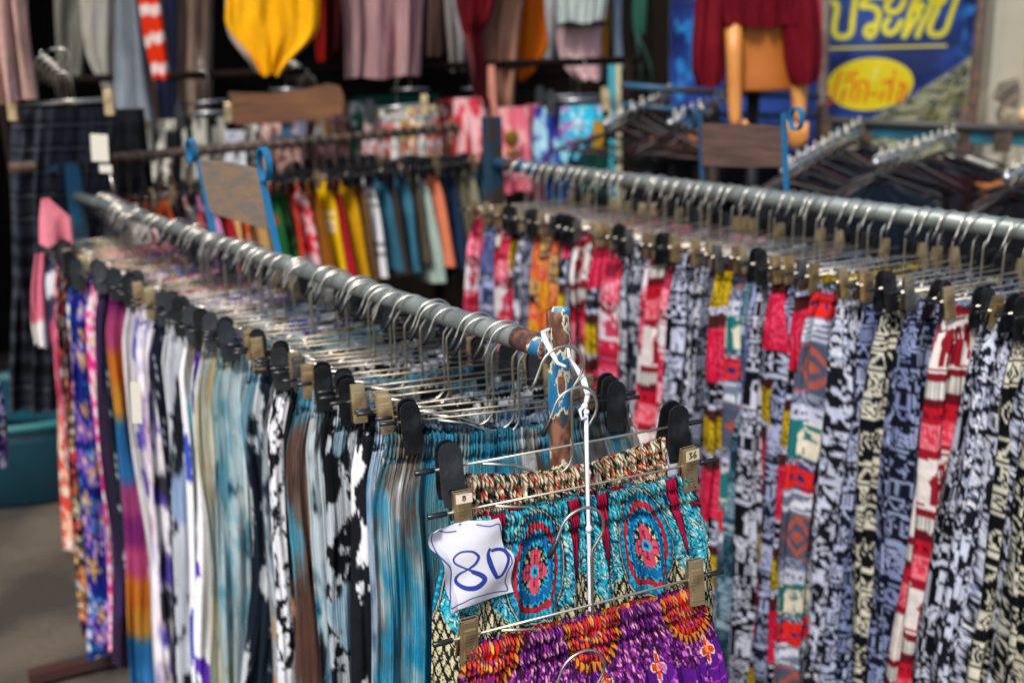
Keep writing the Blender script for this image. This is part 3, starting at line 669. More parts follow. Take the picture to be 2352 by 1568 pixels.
for k, (pf_, m_, lab) in enumerate(GA):
    P = A0+dA*pos[k]; P.z = ZR+.0168+.0017
    far = k/NA; rz = rzA+math.radians((-1+4*far)+rnd.uniform(-4, 4)*(k > 0)); cl = 'gb' if k == 0 else clA[k % 12] if k < 14 else rnd.choice(['bb', 'bb', 'gb', 'bs', 'gg'])
    if k == 0: cl = 'bb'
    sh = rnd.uniform(-.012, .012)*(k > 0)
    for w_, d_ in (('royal', -.045), ('rainbow', -.003), ('dusty', -.05), ('chocolate', -.018), ('densely speckled', -.015), ('crimson trousers', .035), ('pale mint', .012), ('navy', -.0), ('midnight', -.02), ('cobalt blue', -.04), ('dark teal', .02), ('mint, straw', -.018), ('taupe', -.02), ('marbled', -.018), ('magenta,', .03), ('neon', .03), ('coral pink', .04), ('vermilion', .05), ('pale and rose bands', .05)):
        if w_ in lab: sh = d_
    hanger(P+Vector((sh, 0, 0)), rz, 'wire hanger holding '+lab, GRP_HA, cl, rnd.random() < .6, rnd.uniform(-.015, .015), rnd.uniform(-.05, .05))
    W = .355+rnd.uniform(-.02, .025)+.055*(k == 0); res = .0034 if k < 3 else .0042 if k < 12 else .006 if k < 24 else .009
    L = rnd.uniform(1.06, 1.12) if k < NA-6 else rnd.uniform(.92, 1.0)
    tr = trousers('trousers', (P.x+sh, P.y, P.z+BARZ-.016), rz, pf_, 11.3+k*3.7, m_, W=W, L=L, res=res, flare=1.40+rnd.uniform(-.05, .08), fold=(rnd.uniform(.05, .085), rnd.uniform(.007, .0115)), T=.011, sag=rnd.uniform(.01, .022), skew=rnd.uniform(-.015, .015), rough=1.3 if k < 14 else 1., crotch=.30)
    tag(tr, lab+' hanging on the front rail', 'trousers', GRP_GA)
# ---- hangers tied up in front of the post, one below the other
def front(px, py, d, rz, lab, cl, tip=True):
    c = atd(px, py, d); c.z -= BARZ
    return hanger(c, rz, lab, 'hangers strung one below another in front of the post', cl, tip, bright=True), c
RF = math.radians(21.5)
hb, cb = front(1300, 1024, 1.385, RF, 'wire hanger with black clips tied to the peeling post, topmost of the strung hangers', 'bb', False)
hc, cc = front(1331, 1118, 1.370, RF, 'wire hanger with metal clips holding the price paper and turquoise trousers', 'gg')
hd, cd = front(1346, 1391, 1.350, RF+math.radians(1), 'wire hanger with metal clips holding the purple and orange trousers', 'gg')
he, ce = front(1347, 1712, 1.335, RF, 'bare hook at the bottom of the string, below the purple trousers', 'gg')
def fgarm(c, lab, pf_, s, W, L, rz, dense, res=.0021, flare=1.25, y=0., T=.012, name='trousers', crotch=.32, fold=(.06, .008), sag=.012):
    p = c+Vector((0, 0, BARZ-.014)); o = trousers(name, p, rz, pf_, s, CLOTH, W=W, L=L, res=res, flare=flare, fold=fold, T=T, rough=1.5, dense=dense, crotch=crotch, gather=1.5, sag=sag, ulin=True); tag(o, lab, 'trousers', 'patterned trousers strung in front of the post'); return o
fgarm(cb, 'red, green and cream paisley trousers behind the turquoise ones', paisley(), 3.3, .305, .95, RF, .14, .0021, 1.12, T=.010, crotch=.15, sag=.018)
fgarm(cc, 'turquoise trousers with oval medallions and crimson darts behind the price paper', mandala(), 5.1, .355, .95, RF, .33, .0020, 1.62, T=.012, sag=.0)
fgarm(cd, 'purple trousers with orange and red blossom print, lowest in front', purpleprint(), 6.7, .35, .75, RF+.02, .26, .0019, 1.55, T=.013, crotch=.36, sag=.002)
# ---- white cord
CORD = mat('white_cord', 'e9e9f2', rough=.8, bump=(300, .0006))
b = MB(); R0 = .0022
S = lambda x, y, d: atd(x, y, d)
dz = S(1345, 930, 1.345)
b.tube([S(1247, 762, 1.452), S(1252, 780, 1.44), S(1268, 812, 1.415), S(1281, 834, 1.40), S(1300, 842, 1.395)], [.0035, .0042, .0036, .0024, .002], 8)
b.tube([S(1308, 822, 1.455), S(1322, 842, 1.42), S(1340, 872, 1.375), S(1350, 905, 1.352), S(1346, 925, 1.346)], [.002, .0028, .0045, .0036, .003], 8)
b.tube([S(1247, 762, 1.452), S(1270, 752, 1.50), S(1303, 785, 1.51), S(1308, 822, 1.455)], .0022, 8)
b.ball(S(1343, 932, 1.345), .0042); b.ball(S(1347, 946, 1.344), .0038)
b.tube([S(1343, 930, 1.345), S(1332, 942, 1.341), S(1336, 962, 1.340), S(1346, 957, 1.342)], .0022, 8)
p0 = S(1346, 945, 1.344)
pts = [p0, p0+Vector((0, -.006, -.08)), p0+Vector((.0005, -.012, -.18))]+[Vector((p0.x+.0005*k, p0.y-.014-.001*k, p0.z-.18-.09*k)) for k in range(1, 6)]
b.tube(pts, .0026, 10)
for zz in (.155, .335): b.ball(p0+Vector((.0005, -.013, -zz)), .0042, (1, 1, 1.3))
tag(b.build('cord', CORD), 'white cord tying the strung hangers to the rusty blue post', 'cord')
# ---- price paper "80"
def seg_dist(x, y, pts):
    d = np.full(x.shape, 1e9)
    for (ax, ay, *_), (bx, by, *_) in zip(pts, pts[1:]):
        vx, vy = bx-ax, by-ay; t = np.clip(((x-ax)*vx+(y-ay)*vy)/(vx*vx+vy*vy+1e-9), 0, 1); d = np.minimum(d, np.hypot(x-ax-t*vx, y-ay-t*vy))
    return d
def smooth(pts, n=8):
    out = []
    for i in range(len(pts)-1):
        p0 = pts[max(i-1, 0)]; p1 = pts[i]; p2 = pts[i+1]; p3 = pts[min(i+2, len(pts)-1)]
        for k in range(n):
            t = k/n; out.append(tuple(.5*((2*b_)+(-a_+c_)*t+(2*a_-5*b_+4*c_-d_)*t*t+(-a_+3*b_-3*c_+d_)*t**3) for a_, b_, c_, d_ in zip(p0, p1, p2, p3)))
    return out+[tuple(pts[-1])]
def sheet_obj(name, P, c, m, parent=None, loc=(0, 0, 0), rot=(0, 0, 0), th=.0004, nrm=(0, 1, 0)):
    back = P+np.array(nrm)*th
    me = merge_mesh(name, [grid_mesh('', P, None, False, c, P[..., [0, 2]]), grid_mesh('', back, None, False, c*0+.93, P[..., [0, 2]], flip=True)], m)
    o = bpy.data.objects.new(name, me); COL.objects.link(o); o.location = loc; o.rotation_euler = rot
    if parent: o.parent = parent
    return o
PAPER = mat('white_paper', attr=True, rough=.6, bump=(30, .002), spec=.3)
yy = np.linspace(0, 1, 300)
def pj(rows): r = np.array(rows, float); return lambda t: np.interp(t, (r[:, 1]-r[0, 1])/(r[-1, 1]-r[0, 1]), r[:, 0])
eL = smooth([(640, 548), (600, 565), (588, 615), (600, 660), (640, 705), (668, 770), (668, 850), (672, 950), (690, 1040), (686, 1112)])
eR = smooth([(1068, 540), (1085, 620), (1082, 700), (1098, 760), (1140, 800), (1152, 850), (1135, 930), (1128, 1010), (1142, 1097)])
fl, fr = pj(eL), pj(eR)
U, V = np.meshgrid(np.linspace(0, 1, 260), yy)
zx = fl(V)*(1-U)+fr(V)*U; zyp = (548+(1112-548)*V)*(1-U)+(540+(1097-540)*V)*U+7*np.sin(U*9)*np.exp(-V*9)+6*np.sin(U*7+2)*np.exp(-(1-V)*12)
c = np.broadcast_to(np.array([.82, .82, .86]), zx.shape+(3,)).copy()
sh = lambda p: [(x, y+.25*(x-590)) for x, y in p]
ink = hx('26398f'); INK = []
eight = smooth(sh([(905, 690), (870, 662), (800, 672), (748, 715), (750, 752), (800, 778), (860, 800), (915, 822), (932, 850), (905, 885), (860, 912), (800, 918), (755, 895), (748, 862), (775, 825), (830, 788), (880, 745), (905, 700), (900, 684)]))
zero = smooth(sh([(985, 645), (972, 680), (985, 750), (1010, 815), (1025, 838), (1060, 820), (1100, 745), (1110, 690), (1085, 652), (1040, 645), (1005, 652)]))
border = smooth(sh([(785, 545), (720, 560), (660, 545), (622, 575), (618, 625), (640, 690), (690, 745), (718, 800), (710, 900), (698, 980), (692, 1055), (760, 1032), (840, 985), (930, 965), (1020, 962), (1095, 958), (1102, 935), (1085, 880), (1100, 800), (1132, 740), (1128, 690), (1098, 640), (1085, 560), (1075, 500), (1062, 466), (1000, 484), (920, 482)]))
d = seg_dist(zx, zyp, eight); wv = 12+6*np.sin(np.arctan2(zyp-880, zx-840)*1+.6); c = mixc(c, ink, 1-ss(wv-2, wv+2, d))
d = seg_dist(zx, zyp, zero); wv = 11+8*np.clip((1040-zx)/70, 0, 1)*np.clip((zyp-760)/60, 0, 1); c = mixc(c, ink, 1-ss(wv-2, wv+2, d))
d = seg_dist(zx, zyp, border); c = mixc(c, ink, .85*(1-ss(3.0, 6.5, d)))
X = (zx-870)/5200; Z = -(zyp-545)/5390
Y = -.006-.012*ss(0, .6, V)+.0035*np.sin(U*5.5+V*3)+.002*np.sin(V*11+U*4)+.006*(U < .12)*(.12-U)/.12*-1
P = np.stack([X, Y, Z], -1)
sg = sheet_obj('price_paper', P, c, PAPER, None, Vector(cc)+Matrix.Rotation(RF, 3, 'Z') @ Vector((-.156, -.006, BARZ-.012)), (math.radians(0), 0, RF))
tag(sg, 'white paper price tag with handwritten blue 80 under the lower left clip', 'price tag')
# small stickers on two clips
def sticker(parent, strokes, loc, w, h, rot, bg, inkc):
    U, V = np.meshgrid(np.linspace(0, 1, 60), np.linspace(0, 1, 44)); c = full(bg, U)
    for s_ in strokes: c = mixc(c, hx(inkc), 1-ss(.05, .09, seg_dist(U*w/h, V, [(x*w/h, y) for x, y in smooth(s_)])))
    P = np.stack([(U-.5)*w, 0*U, -(V-.5)*h], -1); return sheet_obj('number_sticker', P, c, PAPER, parent, loc, rot, .0003)
clips = [o for o in hc.children if o.name.startswith('clip')]
lc = [o for o in clips if o.location.x < 0][0]; rc_ = [o for o in clips if o.location.x > 0][0]; lc.rotation_euler.x = .02; rc_.rotation_euler.x = .05
sticker(lc, [[(.5, .22), (.42, .3), (.5, .42), (.6, .55), (.5, .72), (.4, .6), (.5, .42), (.58, .3), (.5, .22)]], (0, -.0112, .021), .021, .012, (math.radians(-5), 0, 0), 'e4d4c4', '5a3a34')
sticker(rc_, [[(.25, .25), (.42, .25), (.32, .45), (.45, .62), (.25, .75)], [(.72, .22), (.58, .5), (.62, .72), (.75, .7), (.72, .52), (.6, .55)]], (0, -.0110, .019), .021, .015, (math.radians(-5), 0, 0), 'cdbf9a', '3a4438')
rd_ = [o for o in hd.children if o.name.startswith('clip') and o.location.x > 0][0]
sticker(rd_, [], (.001, -.0078, -.020), .012, .020, (math.radians(-5), 0, 0), 'e6dfcf', '5a3a34')
# ================================================================== GARMENTS ON THE RIGHT RACK
K, WH, GY, DN = '080a10', 'c9cfea', '8f94a8', '2a2f42'
def B_(*a): return banded([tuple(x) for x in a])
BWE = lambda bg=K, fg=WH: B_((.10, bg, fg, 'eleph'), (.022, fg, bg, 'zig'), (.05, bg, fg, 'ros'), (.03, fg, bg, 'lines'), (.07, bg, fg, 'leafy'), (.03, bg, fg, 'diam'), (.04, fg, bg, 'check'))
RED = B_((.115, 'e6dcd8', '8c1424', 'eleph'), (.018, '7c0f20', 'c02a3a', 'solid'), (.035, 'd8d2cc', '9a9a94', 'lines'), (.022, '5f0c1a', '8a1c2a', 'solid'), (.035, 'b8142a', '6a0f20', 'dots'), (.055, 'e87a88', 'd83a52', 'lace'), (.016, '9a1026', '5a0c1a', 'solid'))
YEL = B_((.09, 'c8a81a', '6a5510', 'leafy'), (.018, WH, K, 'zig'), (.035, '4a1f1c', '6a3028', 'solid'), (.14, 'c8163f', 'e04468', 'ros'), (.06, K, WH, 'leafy'), (.012, WH, K, 'solid'), (.03, '3f1c1a', '6a3028', 'solid'))
TEA = B_((.06, 'e0281a', '1a2a6a', 'dots'), (.06, '6e7890', 'd8dce8', 'hlines'), (.12, '4c5468', 'b0584a', 'diam'), (.03, '8a90a8', DN, 'zig'), (.035, 'c8cce0', '2a3040', 'dots'), (.09, '1b7074', 'e8dfc8', 'eleph'), (.02, '3a4458', 'c8cce0', 'zig'))
GRB = lambda a='090d1c', b='7f8bb8': B_((.07, a, b, 'ros'), (.025, a, b, 'hlines'), (.055, b, a, 'scroll'), (.02, a, b, 'dots'), (.05, a, b, 'leafy'), (.045, b, a, 'lines'), (.03, a, b, 'zig'))
LAV = B_((.12, '5f689c', '1a2040', 'leafy'), (.02, '5a6080', 'c8cade', 'zig'), (.07, 'a0a8d4', '323a64', 'eleph'), (.03, '6c7294', 'c2c4dc', 'hlines'), (.05, '8c94c0', '2c3458', 'check'))
CRM = B_((.06, K, 'd6d2c0', 'scroll'), (.03, 'd6d2c0', K, 'hlines'), (.045, K, 'd6d2c0', 'zig'), (.06, K, 'd6d2c0', 'ros'), (.05, 'd6d2c0', K, 'diam'), (.02, K, 'd6d2c0', 'solid'))
WFL = cow('11141d', 'c6cce2', 60, 60, .52)
def mixp(a, b):
    def f(u, v, s): 
        n = fbm(u*9, v*7, s+3); m = (n > .53)
        return np.where(m[..., None], a(u, v, s), b(u, v, s))
    return f
BFL = mixp(floral('10131c', ['c6cce2', 'e2e4f0', 'aeb6d0'], '8a92b0', .055, 'e2e4f0'), WFL)
GLD = B_((.10, 'd89a2a', 'b8341f', 'leafy'), (.03, 'c01f2f', 'e8a03a', 'zig'), (.08, 'e0702a', '7a2a5a', 'scroll'), (.05, 'c8a05a', '4a3a5a', 'leafy'), (.03, '3a1a1a', 'd8c8a0', 'dots'), (.06, 'd8304a', 'e8a050', 'lace'))
PNK = B_((.06, 'e0506e', 'f0a8b8', 'lace'), (.03, '6a1626', 'e8b8c0', 'zig'), (.08, 'e0dce4', 'c03a5a', 'eleph'), (.04, 'c01c3c', 'f0a8b8', 'dots'), (.05, 'd84060', '7a1830', 'hlines'))
TDK = B_((.12, '12303f', '46697a', 'leafy'), (.03, '7f9cb0', '1d4356', 'zig'), (.08, '2a566a', '98b0c0', 'ros'), (.04, '16303f', '98b0c0', 'hlines'))
GRN = B_((.06, 'c8c020', '2a6a4a', 'leafy'), (.03, '1a5a4a', 'e0e0d0', 'zig'), (.08, 'c01838', 'e85a70', 'ros'), (.04, 'e0e0e8', K, 'lines'))
GB = [(BFL, 'black trousers covered in white flowers'), (BWE(), 'black trousers with broad white elephant bands'), (RED, 'narrow red and white elephant-banded trousers'), (CRM, 'black trousers with cream scroll bands'), (CRM, 'black trousers with large cream chevrons'), (BFL, 'black trousers with white feather and flower print'),
 (BWE(K, 'c4cade'), 'black trousers with dusty white floral bands'), (RED, 'wide red, pink and white elephant-banded trousers'), (RED, 'dark red banded trousers behind the wide red pair'), (GRB(), 'slate blue trousers with pale rosettes'), (GRB('0a0f20', '8492c0'), 'navy trousers with grey-blue rosettes'), (GRB('101524', 'b4bcdc'), 'grey trousers with white block bands'),
 (TEA, 'grey trousers with scarlet, teal and zigzag panels'), (GRB('151b2e', 'a8b0d4'), 'pale grey lined trousers'), (YEL, 'yellow, brown and crimson panelled trousers'), (LAV, 'lavender grey elephant-banded trousers'), (TDK, 'dark teal banded trousers'), (YEL, 'slim mustard and crimson panelled trousers'),
 (GRB('181c28', '7e8498'), 'charcoal trousers with dim rosettes'), (BWE(), 'black trousers with white elephants and daisies'), (BWE('1a1d26', 'b8bccc'), 'soft black trousers with grey elephants'), (PNK, 'rose pink and grey banded trousers'), (PNK, 'rose and wine banded trousers'), (GRB('1f2434', 'b8bccc'), 'white and grey paisley trousers'),
 (RED, 'crimson and white paisley trousers'), (BWE('20232c', 'dcdfea'), 'charcoal and white leaf trousers'), (YEL, 'mustard and hot pink panelled trousers'), (BWE('101218', 'd4d6e2'), 'jet black trousers with white spirals'), (GRB('161a28', '9aa0b8'), 'dark grey trousers with white zigzags'), (YEL, 'faded mustard and cerise panelled trousers'),
 (GLD, 'gold and scarlet leafy trousers'), (LAV, 'pale lavender checked trousers'), (GLD, 'amber and orange leafy trousers'), (GRB('30364a', '8a90a6'), 'mid grey trousers with rings'), (GLD, 'orange and violet leafy trousers'), (BWE('343848', 'd8dae8'), 'grey and white elephant trousers'),
 (PNK, 'magenta lace-banded trousers'), (RED, 'cherry red trousers with small white bands'), (LAV, 'silver grey elephant trousers'), (GRN, 'crimson, green and lime trousers'), (PNK, 'scarlet and pink dotted trousers'), (GRN, 'lime and crimson trousers nearest the far post')]
_gx = {3: (BFL, 'black trousers strewn with small white daisies'), 8: (GRB('0e1426', '98a4cc'), 'midnight blue trousers with misty blue rings'), 9: (CRM, 'black trousers with thin cream bands'), 11: (BFL, 'black trousers with a climbing white flower print'), 12: (YEL, 'mustard, crimson and brown trousers beside the scarlet and teal pair'), 14: (BWE('0a0c12', 'd0d4e8'), 'slim black and white elephant trousers'), 16: (TEA, 'grey trousers with small scarlet and teal panels'), 18: (BFL, 'black trousers with crowded white petals'), 21: (RED, 'deep red and cream trousers beside the rose pink ones'), 24: (PNK, 'raspberry lace-banded trousers'), 27: (RED, 'maroon and cream banded trousers'), 31: (GLD, 'burnt orange and gold trousers'), 35: (YEL, 'thin strip of mustard and crimson trousers')}
_g = []
for _i, _x in enumerate(GB):
    _g.append(_x)
    if _i in _gx: _g.append(_gx[_i])
GB = _g
NB = len(GB); LB = (B1-BN).length; rzB = math.radians(24); t = .10
wB = [1+.0*k for k in range(NB)]
for k, (pf_, lab) in enumerate(GB):
    P = BN+dB*t; P.z = ZRB+.019+.0017; t += (LB-.16)/NB*rnd.uniform(.75, 1.25)*(1.12-.24*k/NB)
    rz = rzB+math.radians(rnd.uniform(-7, 7)); cl = rnd.choice(['gg', 'bb', 'gb', 'bb', 'gg', 'sg'])
    shx = rnd.uniform(-.014, .014)
    if 'dark teal' in lab or 'lavender' in lab: shx = .015
    if pf_ in (RED, YEL, PNK, GLD) and shx > -.006: shx = -.008
    if 'wide red' in lab and 'behind' not in lab or 'scarlet, teal' in lab : shx = -.02
    hanger(P+Vector((shx, 0, 0)), rz, 'wire hanger holding '+lab, 'wire clip hangers on the right grey rail', cl, rnd.random() < .35, rnd.uniform(-.02, .02), rnd.uniform(-.05, .05), bright=True)
    tr = trousers('trousers', (P.x+shx, P.y, P.z+BARZ-.016), rz, pf_, 5.7+k*2.9, CLOTH, W=rnd.uniform(.31, .345), L=rnd.uniform(1.16, 1.20), res=.0039 if k < 32 else .0065, flare=1.36+rnd.uniform(-.06, .08), fold=(rnd.uniform(.05, .09), rnd.uniform(.010, .016)), T=.016, rough=1.1, crotch=.34, sag=rnd.uniform(.006, .02), skew=rnd.uniform(-.02, .02))
    tag(tr, lab+' on the right rack', 'trousers', 'printed trousers along the right rail')
# ================================================================== SHORTS AND SKIRTS ON THE CROSS RAIL
GC = [('flat', solid('d8d2cc'), 'white shorts', .0), (0, cow('c83a2a', 'e8e0d8', 30, 30, .5), 'red and white patterned skirt', 0), (0, solid('b8502a'), 'burnt orange shorts', 0), (0, solid('3a2a30'), 'dark plum shorts', 0), (0, cow('e8e4e0', 'd8502a', 14, 9, .55), 'white skirt with orange flames', 0), (0, solid('c88ab8'), 'lilac shorts', 0), (0, solid('9a1c28'), 'brick red skirt', 0), (0, solid('d8a868'), 'tan shorts beside the lilac pair', 0), (0, cow('e8e0d8', 'e0602a', 12, 8, .5), 'cream skirt with orange patches', 0),
 (0, solid('b8905a'), 'camel shorts behind the sign board', 0), (0, cow('1c5a2c', 'a8401c', 10, 6, .55), 'green and rust shorts', 0), (0, cow('2c5a24', '101c10', 24, 24, .5), 'dark leaf green skirt', 0), (0, solid('d8402a'), 'tomato red shorts', 0), (0, cow('d8283a', 'f0c8cc', 20, 20, .58), 'red shorts with pink flecks', 0),
 (0, solid('8a5214'), 'ochre shorts', 0), (1, solid('f0c010'), 'bright yellow skirt with white dashes', 0), (0, solid('a81428'), 'deep crimson skirt', 0), (0, solid('c8920c'), 'golden yellow shorts', 0), (0, solid('6a4a2a'), 'brown shorts', 0), (0, gridline('e8e4e4', '2a2a38', .034, .09), 'white skirt with a dark window-pane check', 0), (0, solid('2f5f74', '3a7088'), 'teal denim skirt', 0), (0, solid('3a302e'), 'dark umber skirt', 0), (0, solid('2f6478', '3f768c'), 'faded blue denim skirt', 0),
 (0, solid('51483c'), 'olive brown shorts', 0), (0, solid('a8b8ac', '9ab0a8'), 'sage green skirt', 0), (0, solid('d87a58'), 'coral skirt', 0), (0, solid('141a26'), 'black denim skirt', 0), (0, solid('1a2c4a'), 'navy denim skirt', 0), (0, solid('5f5a4c'), 'khaki shorts', 0), (0, solid('827b68'), 'stone coloured skirt', 0), (0, solid('2a4a5c'), 'petrol blue shorts', 0), (0, solid('b8a08a'), 'beige shorts', 0), (0, solid('a89a86'), 'oatmeal shorts next to the blue post', 0)]
NC = len(GC); LC = (K1-K0).length; t = LC*.17; rzC = math.atan2(dA.y, dA.x)+PI
dots_dash = lambda u, v, s: mixc(full('f0bc0c', u), hx('f4f0e4'), 1.*((np.abs(((v-.10)/.028) % 1-.5) < .18) & (v > .10) & (v < .2) & (((u/.09) % 1) < .5)))
for k, (fl_, pf_, lab, _) in enumerate(GC):
    P = K0+dK*t; P.z = ZR+.095+.0165+.0017; t += (LC*.80)/NC*rnd.uniform(.85, 1.15)
    rz = rzC+math.radians(10+rnd.uniform(-5, 5)); cl = rnd.choice(['bb', 'bb', 'gg', 'bb', 'gb'])
    hanger(P, rz, 'wire hanger holding '+lab, 'wire hangers on the rusty cross rail', cl, True, rnd.uniform(-.03, .03), 0, True)
    short = (lab.find('shorts') >= 0)
    tr = trousers('shorts' if short else 'skirt', (P.x, P.y, P.z+BARZ-.016), rz, dots_dash if fl_ == 1 else pf_, 2.2+k*1.7, CLOTH, W=.30, L=rnd.uniform(.34, .42), res=.008, flare=1.42, fold=(.11, .007), T=.012, rough=.3, legs=short, crotch=.2, gather=1.1)
    tag(tr, lab+' clipped below the rusty cross rail', 'shorts' if short else 'skirt', 'shorts and skirts on the cross rail')
# ================================================================== BACKGROUND
def P_(y, a, b): return (y, a, b)
# --- hanging tops; outlines measured on vertical planes at distance Y
tops = [
 ('skirt', 'dusty pink and tan pleated skirt hanging at the left edge', 'skirt', 3.1, tiedye(['c09a92', 'dcb090', 'a88484'], 30, .6, .3), CLOTH, [(-260, -40, 60), (-100, -60, 62), (0, -80, 66), (120, -90, 78), (235, -100, 96)], .03, (.05, .020)),
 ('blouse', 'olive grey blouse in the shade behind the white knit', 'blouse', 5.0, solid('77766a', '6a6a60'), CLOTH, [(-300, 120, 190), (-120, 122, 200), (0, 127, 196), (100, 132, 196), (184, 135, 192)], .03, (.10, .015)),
 ('sweater', 'white knit sweater with one sleeve hanging low', 'sweater', 4.6, solid('f2f2e8', 'e8e4d4'), RIBBED, [(-300, 196, 262), (-120, 190, 276), (0, 182, 268), (60, 188, 266), (120, 200, 266), (160, 222, 267), (178, 240, 268), (224, 262, 269)], .04, (.06, .014)),
 ('trousers', 'pale blue-grey pleated wide trousers hung from above', 'trousers', 4.3, solid('a3adba', 'b0bac6'), PLEAT, [(-330, 262, 320), (-150, 262, 322), (0, 264, 318), (120, 264, 334), (200, 265, 346), (270, 267, 358), (278, 268, 360)], .03, (.05, .010)),
 ('blouse', 'beige slip edge between the blue-grey trousers and orange stripes', 'blouse', 4.36, solid('a0786a'), CLOTH, [(-300, 296, 330), (0, 300, 326), (120, 318, 344), (280, 338, 362)], .015, (.06, .006)),
 ('scarf', 'orange knit sleeve with white stripes hanging down', 'scarf', 4.15, stripes(['d8300a', 'd8300a', 'e8d0c8'], .108), CLOTH, [(-250, 300, 366), (-60, 308, 368), (0, 315, 365), (90, 326, 376), (182, 348, 385)], .02, (.09, .006)),
 ('trousers', 'slate blue trousers with a bright blue hem', 'trousers', 4.5, lambda u, v, s: mixc(full('46506e', u), hx('2a80b8'), ss(.92, .95, v/1.10)), CLOTH, [(-280, 352, 400), (0, 356, 404), (200, 356, 408), (313, 350, 410)], .02, (.08, .008)),
 ('sweater', 'rose beige mohair cardigan with long sleeves', 'cardigan', 4.75, solid('c4a692', 'd4c0b4'), RIBBED, [(-300, 392, 480), (-120, 385, 490), (0, 382, 492), (90, 385, 492), (180, 386, 488), (225, 392, 486), (262, 400, 480), (270, 402, 478)], .05, (.07, .022)),
 ('bodysuit', 'bright yellow bodysuit hanging above the brown plank', 'bodysuit', 4.0, solid('eca406', 'f4b010'), CLOTH, [(-330, 560, 700), (-160, 535, 735), (0, 527, 738), (52, 525, 739), (74, 536, 737), (100, 560, 718), (130, 585, 684), (155, 598, 660), (165, 602, 654), (172, 606, 650)], .022, (.10, .009)),
 ('bodysuit', 'pale grey bodysuit just behind the yellow one', 'bodysuit', 4.1, solid('b0a09a'), CLOTH, [(-330, 545, 700), (-160, 524, 715), (0, 519, 700), (60, 522, 690), (90, 535, 680), (130, 568, 664), (162, 592, 645)], .02, (.1, .006)),
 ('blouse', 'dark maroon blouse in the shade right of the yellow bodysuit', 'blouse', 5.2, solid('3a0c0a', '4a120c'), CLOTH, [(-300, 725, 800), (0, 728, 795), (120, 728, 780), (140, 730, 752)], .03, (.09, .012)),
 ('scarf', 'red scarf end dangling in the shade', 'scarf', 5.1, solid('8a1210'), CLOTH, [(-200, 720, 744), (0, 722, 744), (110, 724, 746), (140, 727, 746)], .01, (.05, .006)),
 ('dress', 'mauve pink ribbed dress hanging at the centre', 'dress', 4.2, solid('d6a3a8', 'dcb0b2'), RIBBED, [(-330, 790, 960), (-160, 775, 985), (0, 778, 973), (60, 784, 970), (178, 790, 966)], .04, (.11, .024)),
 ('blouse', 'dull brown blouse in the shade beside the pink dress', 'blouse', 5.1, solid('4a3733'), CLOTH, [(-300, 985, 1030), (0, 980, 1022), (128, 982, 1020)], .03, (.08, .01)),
 ('blouse', 'grey and taupe striped blouse behind the maroon wrap', 'blouse', 4.9, solid('8b8784', '9a9c9e'), CLOTH, [(-300, 1010, 1090), (0, 1022, 1075), (90, 1030, 1078), (162, 1036, 1072)], .03, (.04, .012)),
 ('scarf', 'dark maroon wrap top with loose ties', 'wrap top', 4.3, solid('520a14', '6a0c18'), CLOTH, [(-300, 1035, 1150), (-80, 1040, 1160), (0, 1047, 1145), (50, 1058, 1130), (76, 1066, 1112), (90, 1078, 1112), (140, 1084, 1120), (220, 1092, 1122), (240, 1106, 1130)], .04, (.05, .014)),
 ('trousers', 'tan paper-bag trousers hanging beside the maroon wrap', 'trousers', 4.45, solid('9a705c', 'a87a66'), CLOTH, [(-250, 1120, 1230), (-60, 1118, 1222), (0, 1118, 1206), (50, 1110, 1200), (150, 1112, 1192), (200, 1118, 1186), (255, 1120, 1180)], .05, (.07, .014)),
 ('blouse', 'salmon slip strap hanging below the tan trousers', 'slip', 4.3, solid('d8907c'), CLOTH, [(150, 1120, 1136), (240, 1118, 1140), (300, 1124, 1144), (372, 1132, 1146)], .01, (.05, .004)),
 ('bodysuit', 'deep orange bodysuit between tan trousers and white blouse', 'bodysuit', 4.6, solid('c86008', 'd06c10'), CLOTH, [(-300, 1165, 1265), (-100, 1175, 1262), (0, 1190, 1253), (60, 1192, 1256), (106, 1188, 1262), (140, 1186, 1245), (170, 1186, 1225), (186, 1188, 1204)], .03, (.09, .008)),
 ('blouse', 'white blouse tail behind the orange bodysuit', 'blouse', 5.0, solid('b8bcc0'), CLOTH, [(-300, 1240, 1290), (0, 1246, 1284), (150, 1250, 1272)], .02, (.06, .008)),
 ('blouse', 'mint white pleated blouse above a dark hanger', 'blouse', 4.6, solid('bcc8c6', 'a8b4b4'), CLOTH, [(-300, 1265, 1410), (-100, 1270, 1405), (0, 1278, 1398), (30, 1276, 1394), (52, 1278, 1388)], .03, (.045, .014)),
 ('camisole', 'pale pink camisole below the mint blouse', 'camisole', 4.7, solid('cfa6ac', 'dcb8bc'), CLOTH, [(56, 1276, 1384), (90, 1276, 1382), (130, 1284, 1382), (160, 1300, 1382), (184, 1330, 1380)], .03, (.06, .010)),
 ('scarf', 'mustard yellow ribbon of cloth beside the pink camisole', 'scarf', 4.8, solid('c4881c'), CLOTH, [(-200, 1375, 1400), (0, 1380, 1398), (150, 1374, 1392)], .015, (.05, .004)),
 ('scarf', 'steel blue hanging sash beside the mustard one', 'scarf', 4.75, solid('8296aa'), CLOTH, [(-200, 1400, 1425), (0, 1402, 1424), (80, 1404, 1424), (158, 1408, 1430)], .015, (.05, .004)),
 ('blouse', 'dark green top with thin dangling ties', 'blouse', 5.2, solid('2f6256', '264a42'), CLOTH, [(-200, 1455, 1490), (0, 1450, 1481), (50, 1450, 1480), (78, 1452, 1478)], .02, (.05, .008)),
]
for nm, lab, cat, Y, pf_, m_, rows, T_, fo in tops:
    o = panel(nm, rows, Y, pf_, rnd.uniform(1, 90), m_, T_, fo, res=.012); tag(o, lab, cat, 'clothes hung high in front of the dark shop')
